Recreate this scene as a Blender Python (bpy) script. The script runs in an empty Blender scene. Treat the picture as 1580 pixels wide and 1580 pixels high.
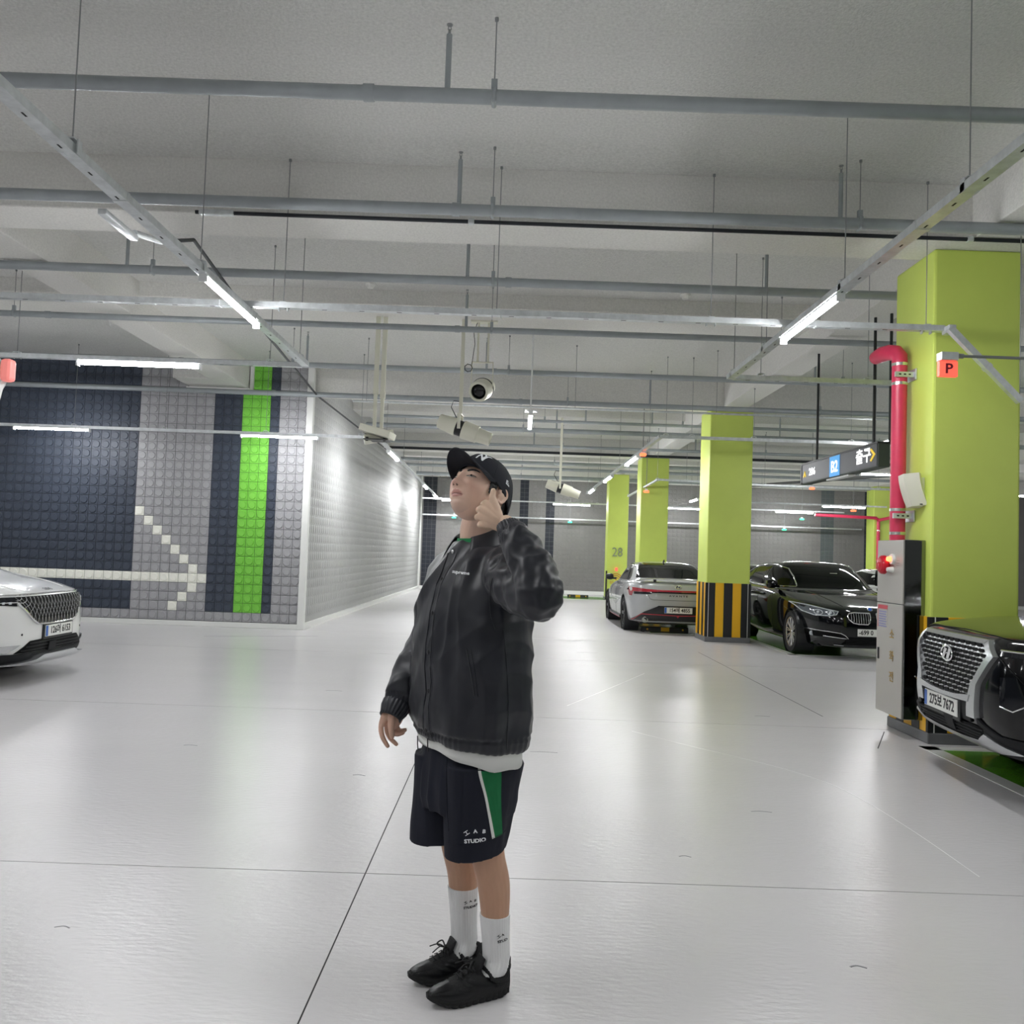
import bpy, bmesh, math, random
import numpy as np
from mathutils import Vector, Matrix, noise
from math import pi, sin, cos, radians as R

SC = bpy.context.scene
COL = SC.collection
random.seed(7)

# ------------------------------------------------------------------ camera, world, exposure
cam = bpy.data.cameras.new('camera')
cam.sensor_width = 36.0
cam.lens = 36.0 * 1350.0 / 1580.0
cam.clip_end = 200
co = bpy.data.objects.new('camera', cam)
COL.objects.link(co)
# world axes X, Y, Z written in (right, down, forward) of the camera: slight upward pitch and 2 degrees of roll
AX = np.array([[0.99938715, 0.03497855, 0.00135472], [-0.00295983, 0.04587737, 0.99894269], [0.03487942, -0.9983345, 0.04595278]])
right = Vector(AX[:, 0]); up = -Vector(AX[:, 1]); back = -Vector(AX[:, 2])
co.matrix_world = Matrix.Translation((0, 0, 1.44)) @ Matrix((right, up, back)).transposed().to_4x4()
SC.camera = co

SC.view_settings.view_transform = 'Standard'
SC.view_settings.look = 'None'
SC.view_settings.gamma = 1.0
SC.view_settings.use_curve_mapping = False
SC.view_settings.exposure = 2.2
LED = 34.0          # strength of the tube lights
world = bpy.data.worlds.new('world'); SC.world = world
world.use_nodes = True
world.node_tree.nodes['Background'].inputs[0].default_value = (0.82, 0.86, 0.9, 1)
world.node_tree.nodes['Background'].inputs[1].default_value = 0.05
try:
    SC.cycles.use_denoising = True
    SC.cycles.max_bounces = 9
    SC.cycles.diffuse_bounces = 7
    SC.cycles.glossy_bounces = 4
    SC.cycles.sample_clamp_indirect = 8.0
except Exception:
    pass

# ------------------------------------------------------------------ materials
def srgb(h):
    v = [int(h[i:i + 2], 16) / 255 for i in (0, 2, 4)]
    return [x / 12.92 if x <= 0.04045 else ((x + 0.055) / 1.055) ** 2.4 for x in v] + [1.0]

MATS = {}
def mat(name, col, rough=0.5, metal=0.0, emit=None, es=0.0, noise_amt=0.0, noise_scale=8.0, bump=0.0, bump_scale=60.0, coat=0.0, spec=0.5, col2=None, rough_var=0.0, stretch=None, sheen=0.0):
    if name in MATS: return MATS[name]
    m = bpy.data.materials.new(name); m.use_nodes = True
    nt = m.node_tree; b = nt.nodes['Principled BSDF']
    c = srgb(col) if isinstance(col, str) else list(col) + [1.0]
    b.inputs['Base Color'].default_value = c
    b.inputs['Roughness'].default_value = rough
    b.inputs['Metallic'].default_value = metal
    b.inputs['Specular IOR Level'].default_value = spec
    if coat: b.inputs['Coat Weight'].default_value = coat; b.inputs['Coat Roughness'].default_value = 0.04
    if sheen: b.inputs['Sheen Weight'].default_value = sheen
    if emit is not None:
        b.inputs['Emission Color'].default_value = srgb(emit)
        b.inputs['Emission Strength'].default_value = es
    tc = nt.nodes.new('ShaderNodeTexCoord')
    src = tc.outputs['Object']
    if stretch:
        mp = nt.nodes.new('ShaderNodeMapping'); mp.inputs['Scale'].default_value = stretch
        nt.links.new(src, mp.inputs['Vector']); src = mp.outputs['Vector']
    if noise_amt or col2 or rough_var:
        n = nt.nodes.new('ShaderNodeTexNoise'); n.inputs['Scale'].default_value = noise_scale
        n.inputs['Detail'].default_value = 6.0; n.inputs['Roughness'].default_value = 0.62
        nt.links.new(src, n.inputs['Vector'])
        if noise_amt or col2:
            r = nt.nodes.new('ShaderNodeValToRGB')
            r.color_ramp.elements[0].position = 0.3; r.color_ramp.elements[1].position = 0.7
            if col2:
                r.color_ramp.elements[0].color = srgb(col2) if isinstance(col2, str) else list(col2) + [1]
                r.color_ramp.elements[1].color = c
            else:
                r.color_ramp.elements[0].color = [max(0, x * (1 - noise_amt)) for x in c[:3]] + [1]
                r.color_ramp.elements[1].color = [min(1, x * (1 + noise_amt)) for x in c[:3]] + [1]
            nt.links.new(n.outputs['Fac'], r.inputs['Fac'])
            nt.links.new(r.outputs['Color'], b.inputs['Base Color'])
        if rough_var:
            mr = nt.nodes.new('ShaderNodeMapRange')
            mr.inputs['From Min'].default_value = 0.3; mr.inputs['From Max'].default_value = 0.7
            mr.inputs['To Min'].default_value = max(0.0, rough - rough_var); mr.inputs['To Max'].default_value = rough + rough_var
            nt.links.new(n.outputs['Fac'], mr.inputs['Value']); nt.links.new(mr.outputs['Result'], b.inputs['Roughness'])
    if bump:
        n2 = nt.nodes.new('ShaderNodeTexNoise'); n2.inputs['Scale'].default_value = bump_scale
        n2.inputs['Detail'].default_value = 5.0
        nt.links.new(src, n2.inputs['Vector'])
        bp = nt.nodes.new('ShaderNodeBump'); bp.inputs['Strength'].default_value = bump; bp.inputs['Distance'].default_value = 0.01
        nt.links.new(n2.outputs['Fac'], bp.inputs['Height']); nt.links.new(bp.outputs['Normal'], b.inputs['Normal'])
    MATS[name] = m
    return m

M = {}
M['floor'] = mat('grey epoxy floor', 'd3d1d2', 0.27, noise_amt=0.022, noise_scale=1.1, stretch=(.5, 1.4, 1), bump=0.24, bump_scale=34, spec=0.55)
M['joint'] = mat('dark joint', '2b2b2c', 0.8)
M['green_floor'] = mat('green epoxy floor', '5c9a2a', 0.2, noise_amt=0.1, noise_scale=2, bump=0.03, bump_scale=40)
M['line'] = mat('white floor paint', 'd9dbd6', 0.3, noise_amt=0.04)
M['ceil'] = mat('sprayed concrete', 'd2d2cf', 0.95, noise_amt=0.14, noise_scale=48, bump=0.8, bump_scale=75)
M['beam'] = mat('beam concrete', 'd8d7d3', 0.95, noise_amt=0.10, noise_scale=48, bump=0.5, bump_scale=60)
M['paint_white'] = mat('white wall paint', 'c9cac8', 0.6, noise_amt=0.03)
M['paint_grey_wall'] = mat('grey wall paint', '8f9190', 0.7)
M['scuff_light'] = mat('light scuff', 'dededc', 0.5)
M['coral_lens'] = mat('coral lens', 'e8857e', 0.4, emit='e8857e', es=0.12)
M['scuff_dark'] = mat('dark scuff', '77787a', 0.6)
M['trim'] = mat('white trim', 'e2e3e0', 0.45)
M['tile_dark'] = mat('charcoal foam tile', '3a4250', 0.5, noise_amt=0.06, noise_scale=2.0, bump=0.15, bump_scale=90)
M['tile_grey'] = mat('grey foam tile', 'a2a2a5', 0.55, noise_amt=0.05, noise_scale=2.0, bump=0.15, bump_scale=90)
M['tile_green'] = mat('green foam tile', '78c545', 0.5, noise_amt=0.05, noise_scale=2.0, bump=0.15, bump_scale=90)
M['tile_white'] = mat('white foam tile', 'f2f2e8', 0.5, noise_amt=0.04, noise_scale=3, bump=0.15, bump_scale=90)
M['tile_side'] = mat('light grey foam tile', 'a8a9a8', 0.5, spec=0.3, noise_amt=0.05, noise_scale=2.0)
M['tile_back'] = mat('mid grey foam tile', '7e7c7b', 0.55, noise_amt=0.05, noise_scale=2.0)
M['tile_black'] = mat('blue black foam tile', '232832', 0.55)
M['tile_slate'] = mat('slate foam tile', '5a6163', 0.55, noise_amt=0.05, noise_scale=2.0)
M['lime'] = mat('lime pillar paint', 'c8da66', 0.42, noise_amt=0.05, noise_scale=1.2, bump=0.08, bump_scale=25)
M['stripe_black'] = mat('black guard rubber', '17191c', 0.45)
M['stripe_yellow'] = mat('yellow guard rubber', 'e9b21a', 0.42)
M['kerb'] = mat('grey kerb paint', '6f7072', 0.5, noise_amt=0.08)
M['pipe'] = mat('grey painted steel pipe', '9ba1a4', 0.42, metal=0.25, noise_amt=0.08, noise_scale=6)
M['galv'] = mat('galvanised steel', 'd2d6d8', 0.36, metal=0.75, noise_amt=0.14, noise_scale=14)
M['rod'] = mat('threaded steel rod', '8e9192', 0.5, metal=0.5)
M['blackpipe'] = mat('black insulation', '22262c', 0.6)
M['slot'] = mat('dark slot', '1a1b1c', 0.8)
M['led'] = mat('lit diffuser', 'ffffff', 0.4, emit='f9fafc', es=LED)
M['housing'] = mat('white lamp housing', 'e4e6e6', 0.4)
M['red'] = mat('crimson pipe wrap', 'cf3558', 0.38, noise_amt=0.1, noise_scale=7, bump=0.12, bump_scale=25)
M['band'] = mat('bright steel band', 'd5d5cf', 0.25, metal=0.9)
M['inox'] = mat('brushed stainless steel', 'bcb9b3', 0.38, metal=0.6, noise_amt=0.05, noise_scale=30, stretch=(1, 1, 40))
M['inox_side'] = mat('polished stainless steel', '8a8c8b', 0.08, metal=1.0, bump=0.12, bump_scale=3)
M['cream'] = mat('cream powder coat', 'd9d8c8', 0.45)
M['black'] = mat('black plastic', '15171a', 0.4)
M['black_gloss'] = mat('black glass', '06070a', 0.06)
M['sign_grey'] = mat('dark grey sign face', '4c4e55', 0.4)
M['sign_side'] = mat('dark green sign end', '39423a', 0.5)
M['sign_white'] = mat('lit white lettering', 'ffffff', 0.5, emit='ffffff', es=0.2)
M['sign_yellow'] = mat('lit yellow arrow', 'f2cf3a', 0.5, emit='f2cf3a', es=0.12)
M['sign_blue'] = mat('lit blue panel', '2e9be0', 0.4, emit='2e9be0', es=0.12)
M['pbox'] = mat('lit coral panel', 'ff6f5c', 0.4, emit='ff5a48', es=0.22)
M['maroon'] = mat('maroon lettering', '7a0f2a', 0.5)
M['orange_lamp'] = mat('orange indicator', 'ff7a55', 0.4, emit='ff6a40', es=0.5)
M['alarm_glow'] = mat('lit red alarm', 'e0503c', 0.4, emit='e05040', es=0.4)
M['green_lamp'] = mat('green indicator', '48e0a0', 0.4, emit='3ae09a', es=0.6)
M['fire_red'] = mat('fire alarm red', 'c4122a', 0.3)
M['white'] = mat('white plastic', 'e8e8e4', 0.4)
M['lampglow'] = mat('lit red lamp', 'ff7a5a', 0.4, emit='ff7a4a', es=0.8)
M['sticker_blue'] = mat('violet print', '8e8fb8', 0.6)
M['sticker_red'] = mat('red print', 'c9505a', 0.6)
M['brass'] = mat('gold lettering', 'a98c4a', 0.35, metal=0.6)
M['grey_text'] = mat('grey lettering', '7f8a72', 0.6)
M['orange_text'] = mat('orange print', 'c98a2a', 0.6)

# ------------------------------------------------------------------ mesh helpers
class MB:
    def __init__(self): self.v = []; self.f = []
    def add(self, v, f):
        n = len(self.v); self.v += [tuple(map(float, p)) for p in v]; self.f += [tuple(i + n for i in q) for q in f]; return self
    def box(self, c, s, rot=None, bev=0.0):
        hx, hy, hz = [a / 2 for a in s]
        if bev > 0:
            b = min(bev, hx * 0.9, hy * 0.9, hz * 0.9); vs = []; 
            bm = bmesh.new(); bmesh.ops.create_cube(bm, size=1.0)
            for v in bm.verts: v.co = Vector((v.co.x * s[0], v.co.y * s[1], v.co.z * s[2]))
            bmesh.ops.bevel(bm, geom=bm.edges[:], offset=b, segments=2, affect='EDGES', profile=0.5)
            bm.verts.index_update()
            vs = [v.co.copy() for v in bm.verts]; fs = [[v.index for v in f.verts] for f in bm.faces]; bm.free()
        else:
            vs = [Vector((x, y, z)) for x in (-hx, hx) for y in (-hy, hy) for z in (-hz, hz)]
            fs = [(0, 1, 3, 2), (4, 6, 7, 5), (0, 4, 5, 1), (2, 3, 7, 6), (0, 2, 6, 4), (1, 5, 7, 3)]
        if rot is not None: vs = [rot @ v for v in vs]
        c = Vector(c)
        return self.add([v + c for v in vs], fs)
    def b2(self, lo, hi, bev=0.0):
        return self.box([(a + b) / 2 for a, b in zip(lo, hi)], [abs(b - a) for a, b in zip(lo, hi)], bev=bev)
    def tube(self, pts, r, n=10, cap=True, ref=None):
        pts = [Vector(p) for p in pts]
        rs = [r] * len(pts) if not hasattr(r, '__len__') else list(r)
        vs = []; fs = []
        t0 = (pts[1] - pts[0]).normalized()
        u = Vector(ref) if ref else (Vector((0, 0, 1)) if abs(t0.z) < 0.9 else Vector((1, 0, 0)))
        for i, p in enumerate(pts):
            a = pts[max(0, i - 1)]; b = pts[min(len(pts) - 1, i + 1)]
            t = (b - a).normalized()
            u = (u - t * u.dot(t)).normalized(); w = t.cross(u)
            rr = rs[i]
            ra, rb = (rr if hasattr(rr, '__len__') else (rr, rr))
            for k in range(n):
                an = 2 * pi * k / n
                vs.append(p + u * cos(an) * ra + w * sin(an) * rb)
        for i in range(len(pts) - 1):
            for k in range(n):
                fs.append((i * n + k, i * n + (k + 1) % n, (i + 1) * n + (k + 1) % n, (i + 1) * n + k))
        if cap:
            fs.append(tuple(range(n - 1, -1, -1))); fs.append(tuple((len(pts) - 1) * n + k for k in range(n)))
        return self.add(vs, fs)
    def cyl(self, a, b, r, n=12, r2=None):
        return self.tube([a, b], [r, r if r2 is None else r2], n)
    def lathe(self, prof, n=24, origin=(0, 0, 0), rot=None, close=False):
        vs = []; fs = []
        o = Vector(origin)
        for (r, z) in prof:
            for k in range(n):
                p = Vector((r * cos(2 * pi * k / n), r * sin(2 * pi * k / n), z))
                if rot is not None: p = rot @ p
                vs.append(p + o)
        m = len(prof)
        for i in range(m - 1 + (1 if close else 0)):
            for k in range(n):
                fs.append((i % m * n + k, i % m * n + (k + 1) % n, (i + 1) % m * n + (k + 1) % n, (i + 1) % m * n + k))
        return self.add(vs, fs)
    def prism(self, poly, fn, d0, d1):
        """poly of 2-D points extruded between depths d0 and d1; fn(a, b, d) gives the 3-D point"""
        n = len(poly)
        vs = [fn(a, b, d0) for a, b in poly] + [fn(a, b, d1) for a, b in poly]
        fs = [tuple(range(n - 1, -1, -1)), tuple(range(n, 2 * n))] + [(i, (i + 1) % n, (i + 1) % n + n, i + n) for i in range(n)]
        return self.add(vs, fs)
    def grid(self, rows, closed=False, capends=False):
        n = len(rows[0]); vs = [p for r in rows for p in r]; fs = []
        for i in range(len(rows) - 1):
            for k in range(n if closed else n - 1):
                fs.append((i * n + k, i * n + (k + 1) % n, (i + 1) * n + (k + 1) % n, (i + 1) * n + k))
        if capends:
            fs.append(tuple(range(n - 1, -1, -1))); fs.append(tuple((len(rows) - 1) * n + k for k in range(n)))
        return self.add(vs, fs)

GROUPS = {'tube_light': 'lit tube lights', 'sprinkler_pipe': 'sprinkler pipes under the ceiling', 'cable_rail': 'hanging channel rails', 'pillar': 'lime green pillars', 'smoke_detector': 'ceiling smoke detectors', 'indicator_lamp': 'parking indicator lamps', 'wheel_stop': 'wheel stops', 'spotlight': 'cream spotlights', 'parked_car': 'cars glimpsed behind others'}
ROOT = {}
def fix_normals(me):
    bm = bmesh.new(); bm.from_mesh(me); bmesh.ops.recalc_face_normals(bm, faces=bm.faces[:]); bm.to_mesh(me); bm.free()
def obj(name, mb, m, parent=None, smooth=False, world=True, norm=True):
    me = bpy.data.meshes.new(name)
    off = ROOT.get(parent.name, Vector()) if (parent is not None and world) else Vector()
    me.from_pydata([(p[0] - off.x, p[1] - off.y, p[2] - off.z) for p in mb.v], [], mb.f)
    if norm: fix_normals(me)
    if smooth:
        me.shade_smooth()
        if smooth != 'all':
            try: me.set_sharp_from_angle(angle=R(38 if smooth is True else smooth))
            except Exception: pass
    me.materials.append(M[m] if isinstance(m, str) else m)
    o = bpy.data.objects.new(name, me); COL.objects.link(o)
    if parent is not None:
        o.parent = parent; ROOT[o.name] = off
    return o
def tag(o, label=None, cat=None, group=None, kind=None):
    if label: o['label'] = label
    if cat: o['category'] = cat
    if group: o['group'] = group
    if kind: o['kind'] = kind
    return o
def thing(name, label, cat, loc=(0, 0, 0), rz=0.0, group=None):
    o = bpy.data.objects.new(name, None); COL.objects.link(o)
    o.location = loc; o.rotation_euler = (0, 0, rz); o.empty_display_size = 0.1
    ROOT[o.name] = Vector(loc)
    return tag(o, label, cat, group or GROUPS.get(name))
def copy_tree(o, parent=None):
    c = o.copy(); COL.objects.link(c); c.parent = parent
    for ch in list(o.children): copy_tree(ch, c)
    return c
def text_obj(name, body, m, size, mtx, parent, ext=0.002, align='CENTER', sx=1.0, bold=0.0, label=None):
    cu = bpy.data.curves.new(name, 'FONT'); cu.body = body; cu.size = size; cu.extrude = ext; cu.align_x = align; cu.align_y = 'CENTER'
    cu.resolution_u = 3; cu.offset = bold
    tmp = bpy.data.objects.new('tmp_text', cu); COL.objects.link(tmp)
    dg = bpy.context.evaluated_depsgraph_get(); me = bpy.data.meshes.new_from_object(tmp.evaluated_get(dg))
    bpy.data.objects.remove(tmp)
    S = Matrix.Diagonal((sx, 1, 1, 1))
    off = ROOT.get(parent.name, Vector()) if parent is not None else Vector()
    me.transform(Matrix.Translation(-off) @ mtx @ S)
    me.materials.clear(); me.materials.append(M[m] if isinstance(m, str) else m); me.name = name
    o = bpy.data.objects.new(name, me); COL.objects.link(o)
    if parent is not None: o.parent = parent; ROOT[o.name] = off
    if label: o['label'] = label
    return o
def frame(loc, xd, yd):
    x = Vector(xd).normalized(); z = x.cross(Vector(yd)).normalized(); y = z.cross(x)
    m = Matrix((x, y, z)).transposed().to_4x4(); return Matrix.Translation(loc) @ m
def catmull(P, n):
    """P: list of equal-length tuples; n samples per span"""
    P = np.array(P, float); out = []
    for i in range(len(P) - 1):
        p0 = P[max(i - 1, 0)]; p1 = P[i]; p2 = P[i + 1]; p3 = P[min(i + 2, len(P) - 1)]
        for k in range(n):
            t = k / n
            out.append(0.5 * ((2 * p1) + (-p0 + p2) * t + (2 * p0 - 5 * p1 + 4 * p2 - p3) * t * t + (-p0 + 3 * p1 - 3 * p2 + p3) * t ** 3))
    out.append(P[-1]); return np.array(out)

# ================================================================== THE SETTING
SLAB = 4.55; BEAM = 4.10; RAIL = 3.30
floor = obj('floor', MB().b2((-22, -9, -0.30), (20, 34, -0.0015)), 'joint'); tag(floor, kind='structure')
fx = [-22, -9.6, -0.587, 8.4, 20]; fy = [-9, -4.2, 3.94, 7.75, 12.0, 14.85, 20.4, 26.2, 34]
g = 0.003
for i in range(len(fx) - 1):
    for j in range(len(fy) - 1):
        gy = g * (1.0 if j < 3 else 2.0)
        obj('floor_slab', MB().b2((fx[i] + g, fy[j] + gy, -0.10), (fx[i + 1] - g, fy[j + 1] - gy, 0.0)), 'floor', floor)
# saw cut in the slab beside the hose cabinet
for a, b in (((2.95, 6.95), (3.30, 7.65)), ((3.0, 8.3), (2.97, 13.6)), ((-4.6, 13.4), (-3.0, 14.0))):
    a = Vector((a[0], a[1], 0.0006)); b = Vector((b[0], b[1], 0.0006)); t = (b - a).normalized(); w = Vector((-t.y, t.x, 0)) * 0.004
    obj('floor_joint', MB().add([a - w, b - w, b + w, a + w, a - w - Vector((0, 0, .004)), b - w - Vector((0, 0, .004)), b + w - Vector((0, 0, .004)), a + w - Vector((0, 0, .004))], [(0, 1, 2, 3), (7, 6, 5, 4), (0, 4, 5, 1), (1, 5, 6, 2), (2, 6, 7, 3), (3, 7, 4, 0)]), 'joint', floor)
def floor_mark(pts, w, m, z=.0007):
    q = [Vector((p[0], p[1], z)) for p in catmull([tuple(p) for p in pts], 8)]; rows = []
    for i, p in enumerate(q):
        t_ = (q[min(i + 1, len(q) - 1)] - q[max(i - 1, 0)]).normalized(); s_ = Vector((-t_.y, t_.x, 0)) * w * (0.6 + .8 * abs(noise.noise(p * 3)))
        rows.append([p - s_ - Vector((0, 0, .002)), p - s_, p + s_, p + s_ - Vector((0, 0, .002))])
    obj('scuff_mark', MB().grid(rows), m, floor)
floor_mark([(1.06, 7.3), (1.42, 6.83), (1.86, 6.3), (2.08, 5.95), (2.2, 5.56), (2.25, 4.87), (2.25, 4.16)], .0035, 'scuff_light')
floor_mark([(.6, 8.4), (1.19, 9.7), (1.72, 10.9)], .004, 'scuff_light')
for (x, y, l) in ((.30, 6.42, .10), (-2.2, 6.25, .05), (-.9, 5.6, .04), (1.5, 5.1, .06), (-3.0, 5.0, .05), (.9, 4.3, .03), (-1.7, 8.8, .08), (2.4, 8.2, .07), (-.3, 11.0, .12), (1.2, 13.0, .15), (-1.6, 3.3, .03), (1.3, 3.2, .03)):
    floor_mark([(x - l, y, 0)[:2], (x, y + .012), (x + l, y - .005)], .004, 'scuff_dark')
# green parking bays with white borders
def bay(x0, y0, x1, y1, w=0.13):
    obj('parking_bay', MB().b2((x0, y0, -0.02), (x1, y1, 0.0025)), 'green_floor', floor)
    for lo, hi in (((x0 - w, y0 - w), (x0, y1 + w)), ((x0 - w, y0 - w), (x1 + w, y0)), ((x0 - w, y1), (x1 + w, y1 + w)), ((x1, y0 - w), (x1 + w, y1 + w))):
        obj('bay_line', MB().b2((lo[0], lo[1], -0.02), (hi[0], hi[1], 0.004)), 'line', floor)
bay(3.46, 0.2, 8.6, 6.95)
bay(4.52, 13.75, 11.8, 19.0)
bay(2.75, 16.75, 4.3, 22.0, 0.10)
bay(0.9, 28.4, 11.8, 30.2, 0.10)

ceiling = obj('ceiling', MB().b2((-22, -9, SLAB), (20, 34, SLAB + 0.3)), 'ceil'); tag(ceiling, kind='structure')
obj('slab_drop', MB().b2((-22, -4, SLAB - 0.03), (20, 5.05, SLAB + 0.01)), 'ceil', ceiling)
obj('slab_drop', MB().b2((-22, 5.05, SLAB - 0.008), (20, 6.45, SLAB + 0.01)), 'ceil', ceiling)
for (y0, y1, zb) in ((-1.15, -0.65, BEAM), (3.0 - 0.15, 3.35 - 0.15, BEAM + 0.1), (6.98, 7.50, BEAM), (10.45, 11.4, BEAM + 0.27), (15.2, 15.75, BEAM), (18.6, 19.6, BEAM + 0.27), (23.35, 23.9, BEAM), (26.8, 27.7, BEAM + 0.2), (30.9, 31.95, BEAM)):
    if y0 == 2.85: continue
    obj('ceiling_beam', MB().b2((-22, y0, zb), (20, y1, SLAB + 0.01), bev=0.012), 'beam', ceiling)
for (x0, x1, y0, y1) in ((-5.02, -4.58, -9, 15.0), (3.66, 4.08, -9, 32), (12.3, 12.8, -9, 32)):
    ys = [(-9, -1.15), (-0.65, 6.98), (7.5, 15.0 if x0 < 0 else 15.2), (15.75, 23.35), (23.9, 30.9)]
    for a, b in ys:
        if a >= y1: continue
        obj('ceiling_beam', MB().b2((x0, a, BEAM + 0.004), (x1, min(b, y1), SLAB + 0.01), bev=0.01), 'beam', ceiling)
# short drop girder that meets the left wall
obj('ceiling_beam', MB().b2((-5.6, 14.2, BEAM), (-4.58, 15.0, SLAB)), 'beam', ceiling)

# ---- walls
PIT = 0.16
def tile_mesh(dark=False, simple=False):
    """one foam tile: square plate with bevelled edge and a raised round stud, local x right, z up, facing -y"""
    h = PIT / 2 - 0.003; n = 10; mb = MB()
    sq = []
    for k in range(n):
        a = 2 * pi * k / n + pi / n
        c, s = cos(a), sin(a); m_ = max(abs(c), abs(s)); sq.append((c / m_ * h, s / m_ * h))
    vs = [(x, 0.0, z) for x, z in sq] + [(x * 0.97, -0.010, z * 0.97) for x, z in sq]
    r1, r2 = 0.061, 0.052
    vs += [(r1 * cos(2 * pi * k / n + pi / n), -0.010, r1 * sin(2 * pi * k / n + pi / n)) for k in range(n)]
    vs += [(r2 * cos(2 * pi * k / n + pi / n), -0.024, r2 * sin(2 * pi * k / n + pi / n)) for k in range(n)]
    fs = []
    for lv in range(3):
        for k in range(n): fs.append((lv * n + k, lv * n + (k + 1) % n, (lv + 1) * n + (k + 1) % n, (lv + 1) * n + k))
    fs.append(tuple(3 * n + k for k in range(n)))
    mb.add(vs, fs); return mb
TM = tile_mesh()
TV = np.array(TM.v); 
# square tile corners (ten-sided plate misses the corners): add them
def build_tile_full():
    mb = MB(); h = PIT / 2 - 0.002
    mb.add([(-h, 0, -h), (h, 0, -h), (h, 0, h), (-h, 0, h), (-h * .96, -.008, -h * .96), (h * .96, -.008, -h * .96), (h * .96, -.008, h * .96), (-h * .96, -.008, h * .96)],
           [(0, 1, 5, 4), (1, 2, 6, 5), (2, 3, 7, 6), (3, 0, 4, 7), (4, 5, 6, 7)])
    n = 14; r1, r2 = 0.064, 0.056
    vs = [(r1 * cos(2 * pi * k / n), -.0079, r1 * sin(2 * pi * k / n)) for k in range(n)] + [(r2 * cos(2 * pi * k / n), -.021, r2 * sin(2 * pi * k / n)) for k in range(n)]
    mb.add(vs, [(k, (k + 1) % n, n + (k + 1) % n, n + k) for k in range(n)] + [tuple(n + k for k in range(n))])
    return mb
TF = build_tile_full(); TV = np.array(TF.v)
def joined_tiles(name, centers, m, parent, rot=None, relief=1.0):
    """many tiles joined: centers list of (x, y, z)"""
    n = len(TV); base = TV.copy() * np.array((1, relief, 1))
    if rot is not None: base = base @ rot.T
    vs = (base[None, :, :] + np.array(centers)[:, None, :]).reshape(-1, 3)
    me = bpy.data.meshes.new(name); fs = []
    for c in range(len(centers)): fs += [tuple(i + c * n for i in f) for f in TF.f]
    me.from_pydata(vs.tolist(), [], fs); me.materials.append(M[m])
    o = bpy.data.objects.new(name, me); COL.objects.link(o); o.parent = parent; o['kind'] = 'stuff'; return o
wall_left = obj('wall_left', MB().b2((-22, 15.0, 0), (-3.50, 15.3, SLAB)), 'joint'); tag(wall_left, kind='structure')
tile_me = {}
def single_tile(x, z, m):
    if m not in tile_me:
        me = bpy.data.meshes.new('wall_tile'); me.from_pydata(TF.v, [], TF.f); me.materials.append(M[m]); tile_me[m] = me
    o = bpy.data.objects.new('wall_tile', tile_me[m]); COL.objects.link(o); o.location = (x, 15.0, z); o.parent = wall_left
bands = ['tile_grey'] * 3 + ['tile_dark'] + ['tile_green'] * 3 + ['tile_dark'] * 3 + ['tile_grey'] * 8
ARROW = {(6, 5), (5, 6), (4, 7), (3, 8), (2, 9), (1, 10), (0, 11), (6, 3), (5, 2), (4, 1)}
cells = []
for c in range(54):
    for r in range(28):
        x = -3.56 - PIT * (c + 0.5); z = 0.09 + PIT * (r + 0.5)
        if z > SLAB - 0.02: continue
        if -5.7 < x < -4.5 and z > BEAM - 0.03: continue
        m = bands[c] if c < len(bands) else 'tile_dark'
        gc = 17 - c            # column inside the grey band counted from its left
        if r == 0: m = 'tile_grey'
        if r == 4 and gc < 8 and gc <= 7 and c >= 10: m = 'tile_white'
        if 0 <= gc < 8 and (gc, r) in ARROW: m = 'tile_white'
        cells.append((c, r, x, z, m))
single = [q for q in cells if q[4] == 'tile_white' and q[0] < 33]
single += [q for q in cells if q[4] == 'tile_green']
single += [q for q in cells if q not in single and 10 <= q[0] < 18 and q[4] == 'tile_grey' and q[1] < 26][: 300 - len(single)]
ss = set((q[0], q[1]) for q in single)
for q in single: single_tile(q[2], q[3], q[4])
for m in ('tile_grey', 'tile_dark', 'tile_white'):
    cs = [(q[2], 15.0, q[3]) for q in cells if (q[0], q[1]) not in ss and q[4] == m]
    if cs: joined_tiles('wall_tiles', cs, m, wall_left)
tag(obj('baseboard_left', MB().b2((-22, 14.955, 0), (-3.50, 15.0, 0.085), bev=0.006), 'trim'), kind='structure')
tag(obj('trim_1', MB().b2((-3.565, 14.93, 0), (-3.45, 15.04, SLAB), bev=0.008), 'trim'), kind='structure')
tag(obj('trim_2', MB().b2((-4.56, 14.94, BEAM - 0.02), (-4.50, 14.999, SLAB)).b2((-5.65, 14.94, BEAM - 0.06), (-4.5, 14.999, BEAM - 0.005)), 'trim'), kind='structure')

wall_side = obj('wall_side', MB().add([(-3.50, 15.0, 0), (-3.30, 32, 0), (-3.30, 32, SLAB), (-3.50, 15, SLAB), (-3.7, 15.0, 0), (-3.6, 32, 0), (-3.6, 32, SLAB), (-3.7, 15, SLAB)],
    [(0, 1, 2, 3), (7, 6, 5, 4), (0, 4, 5, 1), (1, 5, 6, 2), (2, 6, 7, 3), (3, 7, 4, 0)]), 'tile_side'); tag(wall_side, kind='structure')
rs_ = np.array([[0.0, -1.0, 0], [1, 0, 0], [0, 0, 1.0]])   # x->y ; -y normal -> +x
cs = []
for i in range(105):
    y = 15.13 + PIT * i
    for r in range(28):
        z = 0.20 + PIT * (r + 0.5)
        if z < SLAB - 0.05: cs.append((-3.5 + 0.2 * (y - 15) / 17, y, z))
joined_tiles('wall_tiles', cs, 'tile_side', wall_side, rs_, 0.38)
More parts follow.
